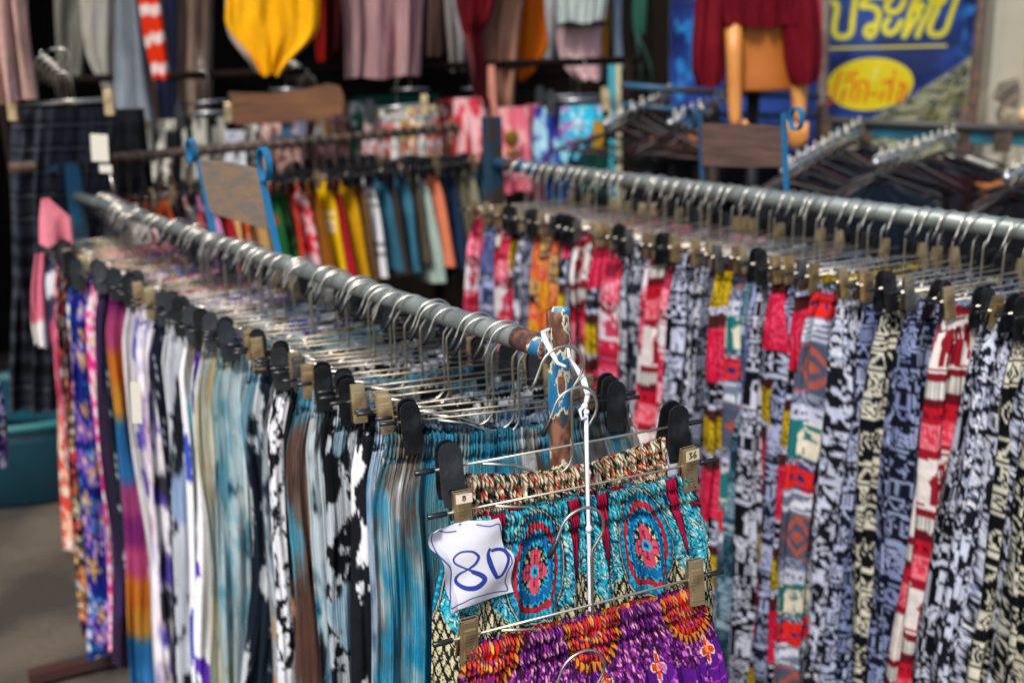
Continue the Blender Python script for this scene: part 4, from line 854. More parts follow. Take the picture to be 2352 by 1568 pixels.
# ties of the green top
b = MB(); g0 = aty(1462, 76, 5.15)
b.tube([g0, aty(1466, 120, 5.15), aty(1472, 160, 5.15), aty(1470, 198, 5.15)], .006, 6); b.tube([g0, aty(1478, 110, 5.14), aty(1494, 150, 5.14), aty(1498, 198, 5.14)], .006, 6)
tag(b.build('tie', mat('green_tie', '2f5a50', rough=.9)), 'pair of thin green ties dangling from the dark green top', 'tie')
b = MB(); b.tube([aty(1094, 200, 4.28), aty(1096, 240, 4.27), aty(1094, 222, 4.27)], .012, 8); b.tube([aty(1070, 80, 4.25), aty(1084, 140, 4.24), aty(1092, 214, 4.24)], [.012, .014, .008], 8)
tag(b.build('tie', mat('maroon_tie', '4a0c14', rough=.9, bump=(40, .004))), 'thin maroon tie dangling from the maroon wrap top', 'tie')
# high rails that carry them
for yy_, x0, x1, Y, lb in ((-345, -250, 800, 4.1, 'dark high rail carrying the tops over the left half'), (-345, 700, 1560, 4.7, 'dark high rail carrying the tops over the centre')):
    pass
zr_ = aty(600, -345, 4.1).z
hr = thing('high_rail', 'high dark pipe above the picture carrying the tops', 'rail', (-2.6, 4.3, zr_)); b = MB(); b.tube([(0, 0, 0), (4.6, .1, 0)], .02, 12); b.build('pipe', RUSTY, hr)
b = MB(); b.tube([(.1, .02, 0), (.1, .02, -zr_)], .02, 12); b.build('post', RUSTY, hr); b = MB(); b.tube([(4.5, .1, 0), (4.5, .1, -zr_)], .02, 12); b.build('post', RUSTY, hr)
# --- shop front: dark planks, cream wall, roof
PLK = mat('dark_planks', '120e0c', rough=.95, spec=.1, noise=(3, '1c1613', .4, .7), bump=(20, .004), scale=(6, 1, .6))
sh_ = thing('shop_front', 'dark timber shop front behind the hanging clothes', 'building', (-1.6, 6.3, 0))
b = MB()
for k in range(14): b.box((0, .012*(k % 2), .13+.255*k), (9.4, .03, .262), None, .004)
b.build('plank_wall', PLK, sh_)
b = MB()
for x in (-3.6, -1.9, -.3, 1.1, 2.5): b.box((x, -.06, 1.7), (.10, .08, 3.4), None, .004)
b.box((-.5, -.12, 1.42), (5.0, .3, .04)); b.build('beam', mat('dark_beam', '1a1310', rough=.95, spec=.1, bump=(30, .003)), sh_)
b = MB(); b.box((-1.4, -.3, 2.85), (5.9, 2.1, .05), Matrix.Rotation(math.radians(4), 3, 'X')); b.build('roof', mat('roof_sheet', '3a3632', rough=.7), sh_)  # unseen roof, its reach set to keep the shop interior in shade
b = MB(); b.box((-1.75, -2.0, 1.5), (.06, 4.0, 3.0)); b.build('light_block_wall', PLK, sh_)  # unseen wall added to block light coming from the left
wl = aty(2262, 300, 5.6)
cw = thing('wall', 'cream painted wall at the right edge behind the banner', 'wall', (wl.x, 5.6, 0))
b = MB(); b.box((1.6, .1, 1.7), (3.2, .18, 3.4)); b.build('render', mat('cream_render', 'b3ad9c', rough=.8, noise=(2, 'a09a88', .3, .7), bump=(12, .004)), cw)
b = MB(); b.box((.19, -.005, 1.7), (.02, .03, 3.4), None, .003); b.box((.01, .0, 1.7), (.03, .04, 3.4), None, .003); b.build('corner_strip', mat('cream_trim', 'a8a394', rough=.7), cw)
# --- banner
YB = 5.0
def bxy(px, py): p = aty(px, py, YB); return p
bo = bxy(1540, 200); kx = (bxy(1640, 200).x-bo.x)/100; kz = (bxy(1540, 300).z-bo.z)/100
Nu, Nv = 620, 560
U, V = np.meshgrid(np.linspace(1538, 2256, Nu), np.linspace(-110, 400, Nv)); 
c = full('0d1f55', U)
c = mixc(c, hx('1b3a86'), ss(.4, .7, fbm(U/90, V/70, 3))); c = mixc(c, hx('2a80c8'), ss(.56, .66, fbm(U/38, V/52, 9))*(np.maximum(ss(1640, 1560, U), ss(2160, 2240, U)*ss(190, 120, V))))
c = mixc(c, hx('a8c4dc'), ss(.62, .7, fbm(U/14, V/45, 19))*ss(1625, 1570, U)*ss(150, 60, V))
YL, YE = hx('cfc02c'), hx('6f8a3a')
def zc(pts): return [(1883+x*.2, y*.2) for x, y in pts]
def stroke(pts, w, col, edge=None, ew=1.8):
    global c
    d = seg_dist(U, V, smooth(zc(pts), 6))
    if edge is not None: c = mixc(c, edge, 1-ss(w+ew-1, w+ew+1, d))
    c = mixc(c, col, 1-ss(w-1, w+.6, d))
thai = [
 [(-40, 60), (10, 130), (60, 130), (150, 130), (170, 200), (150, 330), (145, 440), (190, 500), (290, 500), (340, 440), (352, 300), (370, 120), (385, -60), (400, -260)],
 [(-60, 100), (-20, 90), (0, 140), (10, 300), (0, 460)],
 [(700, 85), (640, 70), (520, 80), (460, 130), (450, 175), (530, 180), (610, 215), (640, 280), (620, 380), (590, 480), (540, 510), (500, 460), (530, 400), (590, 390)],
 [(760, 115), (720, 170), (740, 235), (810, 250), (870, 215), (905, 130)],
 [(750, 330), (705, 400), (730, 470), (790, 480), (850, 430), (885, 360)],
 [(1080, 235), (1115, 200), (1075, 180), (1050, 230), (1085, 290), (1020, 380), (930, 520), (960, 400), (1000, 210), (1040, 120), (1110, 75), (1190, 90), (1215, 160), (1180, 290), (1110, 430), (1080, 520)],
 [(1120, -40), (1160, 20), (1230, 25), (1300, -10), (1330, -60)],
 [(1330, 170), (1360, 120), (1310, 100), (1275, 150), (1290, 230), (1240, 360), (1215, 460), (1250, 510), (1350, 515), (1410, 460), (1450, 320), (1510, 90)]]
for p in thai: stroke(p, 7.4, YE, hx('4a5a6a'), 2.2)
for p in thai: stroke(p, 5.6, YL)
# lines of the heading above the picture edge share the same base; underline
m = (1-ss(1.8, 3.2, np.abs(V-(126+(U-1890)*.010))))*(U > 1640)*(U < 2170); c = mixc(c, YL, m)
# street photograph in the lower right corner of the banner
dg = (V-150)-(2240-U)*.60; m = ss(0, 3, dg); ph = fbm(U/26, V/12, 40); cc_ = mixc(full('2c3230', U), hx('8a8a72'), ss(.45, .62, ph)); sw = ((U*.86+V*.5)/17) % 1
cc_ = mixc(cc_, hx('b5ad5a'), 1.*(sw < .22)*ss(.4, .5, fbm(U/16, V/16, 4))); cc_ = mixc(cc_, hx('c2c6bc'), 1.*((sw > .5) & (sw < .7))*1.*(((V/9) % 1) < .55)*ss(.42, .5, fbm(U/22, V/22, 8)))
c = c+(cc_-c)*m[..., None]; c = mixc(c, hx('6a7478'), (1-ss(1, 3, np.abs(dg))))
# oval with red words
ov = np.hypot((U-1998)/97, (V-210)/60); c = mixc(c, hx('d8c41a'), 1-ss(.985, 1.015, ov))
reds = [[(75, 1080), (95, 1050), (110, 1090), (100, 1150), (95, 1230), (170, 1235), (185, 1150), (215, 1000), (240, 900)], [(285, 1160), (310, 1100), (270, 1240)], [(300, 1010), (370, 985), (400, 1050), (375, 1240)], [(310, 930), (410, 925)], [(405, 900), (415, 940)],
 [(440, 1040), (500, 1010), (555, 1060), (535, 1250)], [(450, 1080), (470, 1130), (440, 1250)], [(600, 1165), (665, 1165)],
 [(720, 1180), (740, 1140), (700, 1240)], [(715, 1040), (790, 1010), (820, 1080), (800, 1250)], [(780, 1060), (850, 1000)], [(840, 900), (835, 950)], [(900, 1060), (925, 1040), (930, 1100), (895, 1240), (960, 1235), (975, 1060)]]
for p in reds: stroke(p, 3.0, hx('d8461a'))
m = (ov < 1)*1.*(1-ss(3, 5, seg_dist(U, V, zc([(640, 890), (610, 990)])))); c = mixc(c, hx('dcd870'), m)
X = (U-1540)*kx; Z = (V-200)*kz; Yw = .012*np.sin(X*9+1)+.008*np.sin(Z*13+X*4)+.02*np.exp(-((U-2230)/22)**2)
bn = sheet_obj('banner', np.stack([X, Yw, Z], -1), c, mat('banner_vinyl', attr=True, rough=.35, spec=.5, bump=(8, .01)), None, bo, (0, math.radians(0), 0), .002)
bn.rotation_euler = (0, 0, 0); tag(bn, 'blue vinyl banner with yellow Thai lettering and a yellow oval', 'banner')
b = MB(); pa = aty(1900, -20, 4.7); b.tube([(pa.x, 4.7, 0), (pa.x-.004, 4.7, 3.0)], .021, 14); tag(b.build('pole', mat('dull_pole', '5c4a44', rough=.6, metal=.3, noise=(8, '8a7c74', .4, .7))), 'upright brown pole in front of the banner', 'pole')
# --- second layer of racks behind the cross rail
Y2 = 4.35
r2 = thing('clothes_rack', 'dark rack in the shade behind the cross rail with bright shorts', 'clothes rack', (-2.0, Y2, 0)); zz = aty(900, 235, Y2).z+.13
b = MB(); b.tube([(-.1, 0, zz), (2.55, .05, zz)], .016, 12); b.build('rail', mat('dark_beam', '1a1310', rough=.95, spec=.1), r2)
for x in (0, 2.5): b = MB(); b.tube([(x, .02, 0), (x, .02, zz)], .018, 12); b.build('post', MATS['dark_beam'], r2)
mid = [('trousers', 'black and grey plaid trousers hanging at the far left', 'trousers', 3.35, plaid('0b0c10', '3a3e4a', '5a5e6a', .07), [(248, 28, 262), (300, 22, 266), (600, 16, 235), (940, 30, 225)], 1),
 ('trousers', 'charcoal plaid trousers beside the plaid pair', 'trousers', 3.6, plaid('08090c', '1c1e24', '2a2d36', .09), [(250, 250, 330), (420, 250, 345), (800, 240, 340)], 1),
 ('shorts', 'white printed shorts between dark clips', 'shorts', Y2, cow('dcd8ca', '15151a', 30, 5, .5), [(275, 340, 425), (330, 338, 430), (420, 336, 432)], 0), ('shorts', 'cream and black striped shorts', 'shorts', Y2+.05, cow('d8d4c4', '1a1c22', 34, 5, .5), [(270, 430, 520), (330, 430, 525), (425, 430, 525)], 0),
 ('skirt', 'white skirt with blue lettering-like marks near the plank', 'skirt', Y2-.05, cow('d0d4dc', '6a88b8', 30, 30, .66), [(300, 515, 562), (340, 515, 568), (440, 512, 572)], 0),
 ('skirt', 'rust pink snakeskin skirt under the brown plank', 'skirt', Y2, cow('8a5250', 'd8b8ae', 46, 50, .5), [(240, 600, 700), (330, 598, 705), (440, 596, 708)], 0), ('skirt', 'second rust pink snakeskin skirt, right of the first', 'skirt', Y2+.06, cow('7a4442', 'c8a09a', 46, 50, .5), [(235, 705, 800), (330, 704, 806), (440, 700, 808)], 0),
 ('blouse', 'lilac white garment tail under the plank', 'blouse', Y2-.12, solid('c8c4dc'), [(270, 680, 706), (300, 672, 706), (318, 668, 702)], 0), ('blouse', 'white and mustard garment tail under the plank', 'blouse', Y2-.12, cow('e8e4dc', 'd8a040', 14, 14, .6), [(270, 728, 748), (300, 722, 754), (318, 720, 758)], 0),
 ('shorts', 'white shorts with coral, green and lime tropical leaves', 'shorts', Y2-.1, floral('e8e0e0', ['e8504a', '1d7a5a', 'e87a7a', 'c8c83a', 'e0602a'], '2a8a6a', .16, 'e8e0e0'), [(244, 842, 1002), (300, 834, 1010), (360, 830, 1016)], 0),
 ('trousers', 'orange and white striped trousers behind the tropical shorts', 'trousers', Y2+.1, lambda u, v, s: np.where((((u/.05) % 1) < .4)[..., None], hx('d85a1a'), hx('d8d4d8')), [(330, 835, 1010), (440, 838, 1008)], 0),
 ('blouse', 'red and blush printed shorts left of the tan trousers', 'shorts', Y2-.1, cow('c83a4a', 'e8b0b4', 16, 9, .52), [(225, 1042, 1108), (300, 1040, 1120), (400, 1038, 1120)], 0),
 ('shorts', 'pink and crimson shorts with a gold buckle print', 'shorts', Y2-.1, cow('d86a7c', 'e8a8a8', 12, 9, .5), [(246, 1145, 1215), (330, 1140, 1225), (440, 1136, 1228)], 0),
 ('shorts', 'mauve and wine striped shorts beside the gold-buckled ones', 'shorts', Y2-.05, cow('a83a5a', 'd0a0ac', 20, 6, .52), [(240, 1205, 1240), (330, 1202, 1246), (460, 1200, 1250)], 0),
 ('shorts', 'indigo shorts with white splashes', 'shorts', Y2-.12, tiedye(['2a3a9a', '3a8ad0', 'a8d8e8', '4a2a7a'], 16, 9, .15), [(245, 1228, 1310), (300, 1224, 1316), (385, 1222, 1318)], 0),
 ('shorts', 'turquoise shorts with magenta orchids', 'shorts', Y2-.16, floral('2ab4d4', ['b83a9a', '8ad0e8', 'c05ab0', 'a8e0f0'], '3a9ad0', .13, 'e8e0f0'), [(242, 1290, 1382), (280, 1286, 1386), (320, 1284, 1370), (370, 1280, 1330)], 0),
 ('trousers', 'purple and blue tie-dyed trousers under the turquoise shorts', 'trousers', Y2, tiedye(['2a6ab8', '5a2a7a', '3a9ad0', '7a1a5a'], 16, 9, .15), [(330, 1235, 1318), (470, 1222, 1315)], 0),
 ('skirt', 'emerald and white skirt left of the tropical shorts', 'skirt', Y2+.08, cow('1d6a58', 'd8dcd8', 26, 20, .55), [(232, 800, 850), (330, 798, 852), (420, 798, 852)], 0),
 ('skirt', 'red, cream and black skirt right of the tropical shorts', 'skirt', Y2+.05, floral('b02a34', ['e8d8d0', '1a1a20', 'e86a5a'], '3a1a20', .07), [(228, 1000, 1046), (330, 998, 1048), (420, 998, 1048)], 0),
 ('skirt', 'magenta and cobalt skirt between the buckled and indigo shorts', 'skirt', Y2+.08, floral('8a1a6a', ['3a6ad0', 'e85a9a', 'e8e0f0'], '2a2a8a', .06), [(250, 1100, 1150), (330, 1098, 1152), (430, 1098, 1152)], 0),
 ('skirt', 'dark patterned skirt behind the white printed shorts', 'skirt', Y2+.15, floral('1a1a20', ['b8a898', '7a3a3a'], '3a3a3a', .06), [(262, 280, 345), (330, 278, 350), (470, 276, 352)], 0),
 ('skirt', 'black and white speckled skirt left of the snakeskin skirts', 'skirt', Y2+.12, cow('14161c', 'c8c4bc', 50, 40, .56), [(255, 560, 605), (330, 558, 606), (430, 558, 606)], 0),
 ('blouse', 'ochre cloth scrap beside the turquoise shorts', 'cloth', Y2-.2, solid('a8802c'), [(278, 1362, 1386), (310, 1360, 1388), (345, 1362, 1386)], 0),
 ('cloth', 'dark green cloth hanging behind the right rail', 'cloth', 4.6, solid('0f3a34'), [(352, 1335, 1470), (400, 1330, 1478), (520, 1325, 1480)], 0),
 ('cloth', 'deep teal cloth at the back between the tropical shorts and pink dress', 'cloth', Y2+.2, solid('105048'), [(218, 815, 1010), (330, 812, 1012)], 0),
 ('shorts', 'salmon pink shorts draped over the far hangers of the front rack', 'shorts', 3.05, solid('e08090'), [(456, 96, 112), (480, 92, 140), (500, 90, 166), (560, 92, 172)], 0),
 ('top', 'white and rose top hanging at the far end of the front rack', 'top', 2.75, lambda u, v, s: mixc(full('d06a80', u), hx('e4e0dc'), ss(.18, .20, v+u*.3)), [(582, 82, 104), (660, 74, 104), (740, 70, 108), (794, 76, 110)], 0)]
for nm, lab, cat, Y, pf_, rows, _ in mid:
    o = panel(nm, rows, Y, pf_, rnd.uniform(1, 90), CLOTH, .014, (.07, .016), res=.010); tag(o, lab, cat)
b = MB(); q = aty(1175, 318, Y2-.17); b.ball(q, .018, (1.6, .3, 1.9)); b.ball(aty(1175, 352, Y2-.19), .014, (1.7, .4, 1.1)); tag(b.build('buckle', mat('gold_buckle', '7a5a20', rough=.4, metal=.5)), 'gold buckle ornament on the pink and crimson shorts', 'buckle')
# wide trouser hangers of that layer: silver bars seen from the front
SILV = mat('silver_bar', 'b8bcc0', rough=.3, metal=.9)
for x0, y0, x1, y1, Y, lb, cl in ((1265, 231, 1392, 229, 4.2, 'silver trouser hanger over the indigo shorts', 1), (1240, 221, 1388, 219, 4.5, 'silver trouser hanger behind the one over the indigo shorts', 1), (850, 252, 975, 238, 4.2, 'silver trouser hanger over the tropical shorts', 1), (900, 206, 985, 205, 4.7, 'dim silver hanger bar below the pink dress', 0), (1060, 205, 1102, 203, 4.6, 'short silver bar behind the maroon ties', 0),
   (618, 206, 700, 205, 4.5, 'silver hanger bar above the brown plank', 0), (415, 262, 525, 256, 4.2, 'silver trouser hanger left of the plank', 1), (410, 240, 525, 230, 4.5, 'silver trouser hanger behind and above, left of the plank', 0), (28, 244, 250, 232, 3.3, 'wire hanger with tan clips holding the plaid trousers', 2), (60, 237, 245, 226, 3.45, 'wire hanger behind the plaid trousers hanger', 3)):
    a_, e_ = aty(x0, y0, Y), aty(x1, y1, Y); t = thing('trouser_hanger', lb, 'clothes hanger', (a_+e_)/2, 0, 'frontal trouser hangers in the second row'); o_ = (a_+e_)/2
    b = MB(); b.tube([a_-o_, e_-o_], .0055 if cl < 2 else .003, 10); b.build('bar', SILV if cl < 2 else CHROME, t)
    b = MB(); b.tube([(0, 0, 0), (0, 0, .09), (.02, 0, .115), (.03, 0, .135), (.02, 0, .155), (0, 0, .16), (-.02, 0, .15)], .0024, 8); b.build('hook', CHROME, t)
    if cl in (1, 2):
        for sx in (0, 1):
            p = (a_ if sx == 0 else e_)-o_
            q = link('clip', MGLD if (cl == 2 or sx) else MBLK, t); q.location = p; q.scale = (1.2, 1.2, 1.2)
# little bundles of hooks caught on nails
def hookrow(cx_, cy_, n, dx, dy, Y, lab, r=.028):
    for k in range(n):
        p = aty(cx_+dx*k, cy_+dy*k, Y-.035*k); t = thing('hanger_hook', lab, 'hanger hook', p, 0, lab)
        b = MB(); b.tube([(-r, 0, -.03)]+[(r*math.cos(a), 0, r*math.sin(a)-.0) for a in np.linspace(PI, 0, 10)]+[(r, 0, -.10)], .003, 8); b.build('wire', CHROME, t); b = MB(); b.ball((0, 0, r+.012), .007); b.build('knob', CHROME, t)
hookrow(672, 160, 5, 9, 7, 4.5, 'bright hanger hooks crowded behind the yellow bodysuit tip')
hookrow(100, 150, 5, 11, 9, 3.7, 'bright hanger hooks crowded above the plaid trousers')
# labels on strings
for (x, y, w_, h_, Y, lb) in ((229, 340, .048, .075, 3.0, 'white cardboard tag hanging in front of the plaid trousers'), (243, 388, .035, .022, 2.98, 'small white tag below the larger cardboard tag'), (313, 925, .020, .085, 1.98, 'long white label hanging between floral trousers on the front rack')):
    b = MB(); p = aty(x, y, Y); b.box((0, 0, 0), (w_, .0015, h_), Matrix.Rotation(.08, 3, 'Y'), .0005); o = b.build('label_card', mat('card', 'd6d2c4', rough=.7)); o.location = p; tag(o, lb, 'tag')
b = MB(); b.tube([aty(252, 395, 2.98), aty(262, 440, 2.96)], .004, 8); tag(b.build('tag_pin', CHROME), 'bright metal pin hanging below the small white tag', 'pin')
# --- blue frames, posts and hook arms on the right
fr_ = thing('display_frame', 'blue painted display frame with rusty joints before the banner', 'display frame', (1.6, 4.1, 0)); of = Vector((1.6, 4.1, 0))
b = MB()
for a_, e_, r in (((1425, 196), (1640, 213), .013), ((1640, 213), (1882, 222), .013), ((1430, 240), (1640, 262), .012), ((1640, 262), (1880, 266), .012)): b.tube([aty(*a_, 4.3)-of, aty(*e_, 4.3)-of], r, 10)
b.build('thin_rail', BLUED, fr_)
TEAL = mat('teal_flat_bar', '146a80', rough=.5, noise=(7, '124a5c', .4, .6), bump=(20, .002))
b = MB(); p, q = aty(1885, 292, 4.1)-of, aty(2420, 322, 3.85)-of; d = q-p; Rr = Matrix.Rotation(math.atan2(d.y, d.x), 3, 'Z') @ Matrix.Rotation(-math.asin(d.z/d.length), 3, 'Y'); b.box((p+q)/2, (d.length, .02, .055), Rr, .003); b.build('flat_bar', TEAL, fr_)
b = MB(); b.tube([aty(1885, 276, 4.08)-of, aty(2420, 300, 3.83)-of], .014, 10); b.build('top_pipe', mat('pipe_grey_brown', '4c4a46', rough=.6, metal=.3), fr_)
for x, Y in ((1895, 4.1), (1988, 4.08), (2212, 3.97), (2302, 3.9)):
    b = MB(); p = aty(x, 272+(x-1885)*.045, Y-.04)-of; e = aty(x, 345+(x-1885)*.045, Y-.04)-of; b.box((p+e)/2, (.045 if x != 2302 else .06, .012, (p-e).length*(1 if x != 2302 else .6)), None, .002); b.build('rusty_bracket', RUSTY, fr_)
for x in (1640, 1890, 2215): b = MB(); p = aty(x, 260, 4.2)-of; b.tube([(p.x, p.y, 0), (p.x, p.y, p.z+.03)], .02, 12); b.build('leg', RUSTY, fr_)
PLH = mat('dark_hanger_plastic', '140f12', rough=.5)
PLR = mat('wine_hanger_plastic', '2c0f15', rough=.5)
def coat_pts(w): return [(-w, 0, -.125), (-w*.8, 0, -.10), (-w*.4, 0, -.068), (-.02, 0, -.042), (0, 0, -.038), (.02, 0, -.042), (w*.4, 0, -.068), (w*.8, 0, -.10), (w, 0, -.125)]
def mkcoat(): return MB().tube(coat_pts(.19), [.004, .007, .007, .006, .006, .006, .007, .007, .004], 10).tube([(-.165, 0, -.117), (.165, 0, -.117)], .005, 8).mesh('shoulders')
def mkhk(): return MB().tube([(-.02, 0, -.005)]+[(.02*math.cos(a), 0, .02*math.sin(a)+.005) for a in np.linspace(PI, -.4, 10)]+[(.003, 0, -.02), (0, 0, -.045)], .0026, 8).mesh('hook')
MCO = getme('coat', mkcoat, PLH); MCR = getme('coatr', mkcoat, PLR); MHK = getme('hk', mkhk, CHROME)
arms = [((1392, 285), (1548, 212), 4.0, 4.5, 7, 'curved silver arm left of the mannequin'), ((1540, 283), (1668, 230), 3.8, 4.2, 7, 'silver arm ending at the left ring strap'), ((1800, 395), (1980, 290), 3.3, 4.0, 10, 'silver arm right of the dark brown board'), ((2012, 374), (2196, 312), 3.3, 3.9, 10, 'silver arm in front of the teal bar'), ((2312, 408), (2440, 350), 2.9, 3.5, 6, 'silver arm at the right edge')]
for j, (a_, e_, Ya, Ye, n_, lb) in enumerate(arms):
    p, q = aty(*a_, Ya), aty(*e_, Ye); t = thing('hook_arm', lb, 'display arm', p, 0, 'silver display arms'); 
    mid_ = (p+q)/2+Vector((0, 0, .012 if j < 2 else 0)); b = MB(); b.tube([Vector((0, 0, 0)), mid_-p, q-p], .0085, 12); b.ball((0, 0, 0), .014); b.build('tube', SILV, t)
    d = (q-p)
    b = MB()
    for k in range(n_): b.tube([d*((k+.5)/n_)+Vector((0, 0, .008)), d*((k+.5)/n_)+Vector((0, 0, .032))], .0035, 6).ball(d*((k+.5)/n_)+Vector((0, 0, .036)), .0065)
    b.build('knobs', CHROME, t)
    for k in range(n_):
        c_ = p+d*((k+.35)/n_); c_.z -= .004
        h = thing('coat_hanger', ('wine red' if (j+k) % 4 == 1 else 'dark')+' plastic hanger on the '+lb, 'clothes hanger', c_, math.radians(-10+rnd.uniform(-28, 28)), 'plastic hangers on the '+lb); h.rotation_euler.y = rnd.uniform(-.16, .16)
        hk = link('hook', MHK, h); hk.rotation_euler = (0, 0, 0); link('shoulders', MCR if (j+k) % 4 == 1 else MCO, h)
        if j >= 2:
            z0 = c_.z-.07; L_ = .62; v = np.linspace(0, L_, 60); w_ = .05+.12*ss(0, .07, v)+.02*v; tt = np.full_like(v, .018)
            colr = ['15161c', '1d1c24', '2a1018', '101a26', '3a3a40', '0e1420'][(j*3+k) % 6]
            me = merge_mesh('blouse', [tubecloth(0*v, w_, tt, v, 60, (.09, .010), 1.1, k+j*7., solid(colr))], CLOTH); o = bpy.data.objects.new('blouse', me); COL.objects.link(o); o.location = (c_.x, c_.y, z0); o.rotation_euler = h.rotation_euler
            tag(o, (['', 'second ', 'third '][k//6] if k >= 6 else '')+['ink black', 'charcoal', 'dark wine', 'midnight blue', 'dark grey', 'blue-black'][(j*3+k) % 6]+f' blouse hanging from the '+lb, 'blouse', 'dark blouses on the '+lb)
# dark clothes filling the stall under the arms
for i, (x0, x1, y0, Y, cl_, lb) in enumerate(((1480, 1600, 365, 4.6, '0c0d12', 'black coat hanging left under the dark brown board'), (1600, 1760, 330, 4.9, '0b0c10', 'black coat behind the dark brown board'), (1640, 1800, 395, 4.4, '141420', 'dark indigo coat behind the right rail'), (1980, 2110, 400, 4.3, '1a1a20', 'charcoal coat right of centre behind the right rail'), (2120, 2250, 420, 4.2, '101218', 'black coat below the white appliance'), (2240, 2400, 460, 3.9, '17141a', 'near-black coat at the right edge'), (1860, 1990, 410, 4.5, '1f1218', 'dark wine coat behind the right rail'))):
    o = panel('coat', [(y0-30, x0+20, x1-20), (y0, x0, x1), (y0+200, x0-6, x1+6), (y0+480, x0-10, x1+10)], Y, solid(cl_), 3.+i*5, CLOTH, .06, (.09, .02), res=.02); tag(o, lb, 'coat', 'dark coats behind the right rail')
b = MB(); p = aty(2052, 445, 3.6); o = panel('strap', [(405, 2058, 2072), (450, 2056, 2070), (520, 2054, 2070)], 3.5, solid('b01424'), 4., CLOTH, .012, (.03, .004)); tag(o, 'narrow red strap hanging among the dark coats', 'strap')
# table, boxes and appliance
ORG = mat('orange_wood', 'a8642a', rough=.6, noise=(6, '8a4e20', .4, .7)); DKB = mat('dark_box', '17171b', rough=.6)
def crate(name, px, Y, size, m, lab, cat):
    p = aty(px[0], px[1], Y); b = MB(); b.box((0, 0, 0), size, None, .006); b.box((0, 0, size[2]/2+.006), (size[0]*1.04, size[1]*1.04, .012), None, .002); o = b.build(name, m); o.location = p; return tag(o, lab, cat)
crate('wooden_box', (1555, 338), 4.6, (.20, .2, .05), ORG, 'flat orange wooden box left of the dark brown board', 'box')
crate('wooden_box', (1580, 312), 4.8, (.14, .2, .035), ORG, 'second orange wooden box behind the first', 'box')
crate('wooden_box', (2330, 452), 3.7, (.26, .2, .07), ORG, 'orange wooden box at the right edge', 'box')
t = thing('counter', 'black counter under the orange boxes', 'counter', (aty(1540, 380, 4.7).x, 4.75, 0)); b = MB(); zc_ = aty(1555, 338, 4.6).z-.035; b.box((0, 0, zc_/2), (.5, .4, zc_-.03), None, .004); b.build('body', DKB, t); b = MB(); b.box((0, 0, zc_-.01), (.54, .44, .02), None, .003); b.build('top', DKB, t)
t = thing('counter', 'black counter carrying the white appliance on the right', 'counter', (aty(2260, 430, 4.2).x, 4.3, 0)); zc_ = aty(2230, 418, 4.2).z; b = MB(); b.box((0, 0, zc_/2-.012), (.9, .4, zc_-.03), None, .004); b.build('body', DKB, t); b = MB(); b.box((0, 0, zc_-.012), (.94, .44, .02), None, .003); b.build('top', DKB, t)
t = thing('appliance', 'white box-shaped sewing appliance standing on the right counter', 'appliance', aty(2232, 400, 4.15)); WHP = mat('white_plastic', 'd2cfc6', rough=.4)
b = MB(); b.box((-.03, 0, .055), (.12, .09, .035), None, .008); b.box((.05, 0, .01), (.05, .09, .10), None, .008); b.box((.09, 0, -.025), (.07, .1, .03), None, .006); b.build('body', WHP, t); b = MB(); b.box((.0, -.05, .01), (.05, .02, .07), None, .006); b.build('needle_head', DKB, t)
# fan
fc = aty(2336, 262, 4.9); t = thing('fan', 'beige stand fan behind the teal bar at the right edge', 'fan', (fc.x, fc.y, 0)); z0 = fc.z; FANM = mat('fan_plastic', 'a89c86', rough=.5); Rf = .19
b = MB()
for k in range(40):
    a = 2*PI*k/40; b.tube([Vector((math.cos(a)*r_, -.03-dd, z0+math.sin(a)*r_)) for r_, dd in ((.03, .05), (Rf*.6, .045), (Rf*.93, .02), (Rf, 0))], .0016, 5, False)
for r_ in (Rf, Rf*.8, Rf*.5): b.tube([Vector((math.cos(a)*r_, -.03-.05*(1-(r_/Rf)**2), z0+math.sin(a)*r_)) for a in np.linspace(0, 2*PI, 40)], .003, 6, False)
b.build('cage', FANM, t)
b = MB(); b.lathe([(.0, 0), (.05, 0), (.062, .02), (.06, .10), (.0, .12)], n=20); me = b.mesh('motor'); me.transform(Matrix.Translation((0, .1, z0)) @ Matrix.Rotation(PI/2, 4, 'X')); link('motor', me, t, FANM)
for k in range(3):
    a0 = k*2*PI/3; b = MB(); P_b = [Vector((math.cos(a0+da)*r_, -.02+dy, z0+math.sin(a0+da)*r_)) for r_, da, dy in ((.03, -.3, 0), (.10, -.45, -.015), (.165, -.35, -.02), (.172, .1, 0), (.14, .5, .02), (.06, .5, .02), (.03, .3, .01))]
    vs = [b.bm.verts.new(p) for p in P_b]; vb_ = [b.bm.verts.new(p+Vector((0, .003, 0))) for p in P_b]; b.bm.faces.new(vs); b.bm.faces.new(vb_[::-1])
    for i in range(len(vs)): b.bm.faces.new((vs[i], vb_[i], vb_[(i+1) % 7], vs[(i+1) % 7]))
    b.build('blade', mat('fan_blade', '5c564e', rough=.5), t)
b = MB(); b.ball((0, -.085, z0-.0), .036, (1, .5, 1)); b.build('hub_cap', mat('fan_hub', 'c8a880', rough=.5), t)
b = MB(); b.tube([(0, .08, z0), (0, .08, .05)], .014, 12); b.lathe([(0, 0), (.2, 0), (.2, .025), (.03, .05), (0, .05)], (0, .08, 0)); b.build('stand', FANM, t)
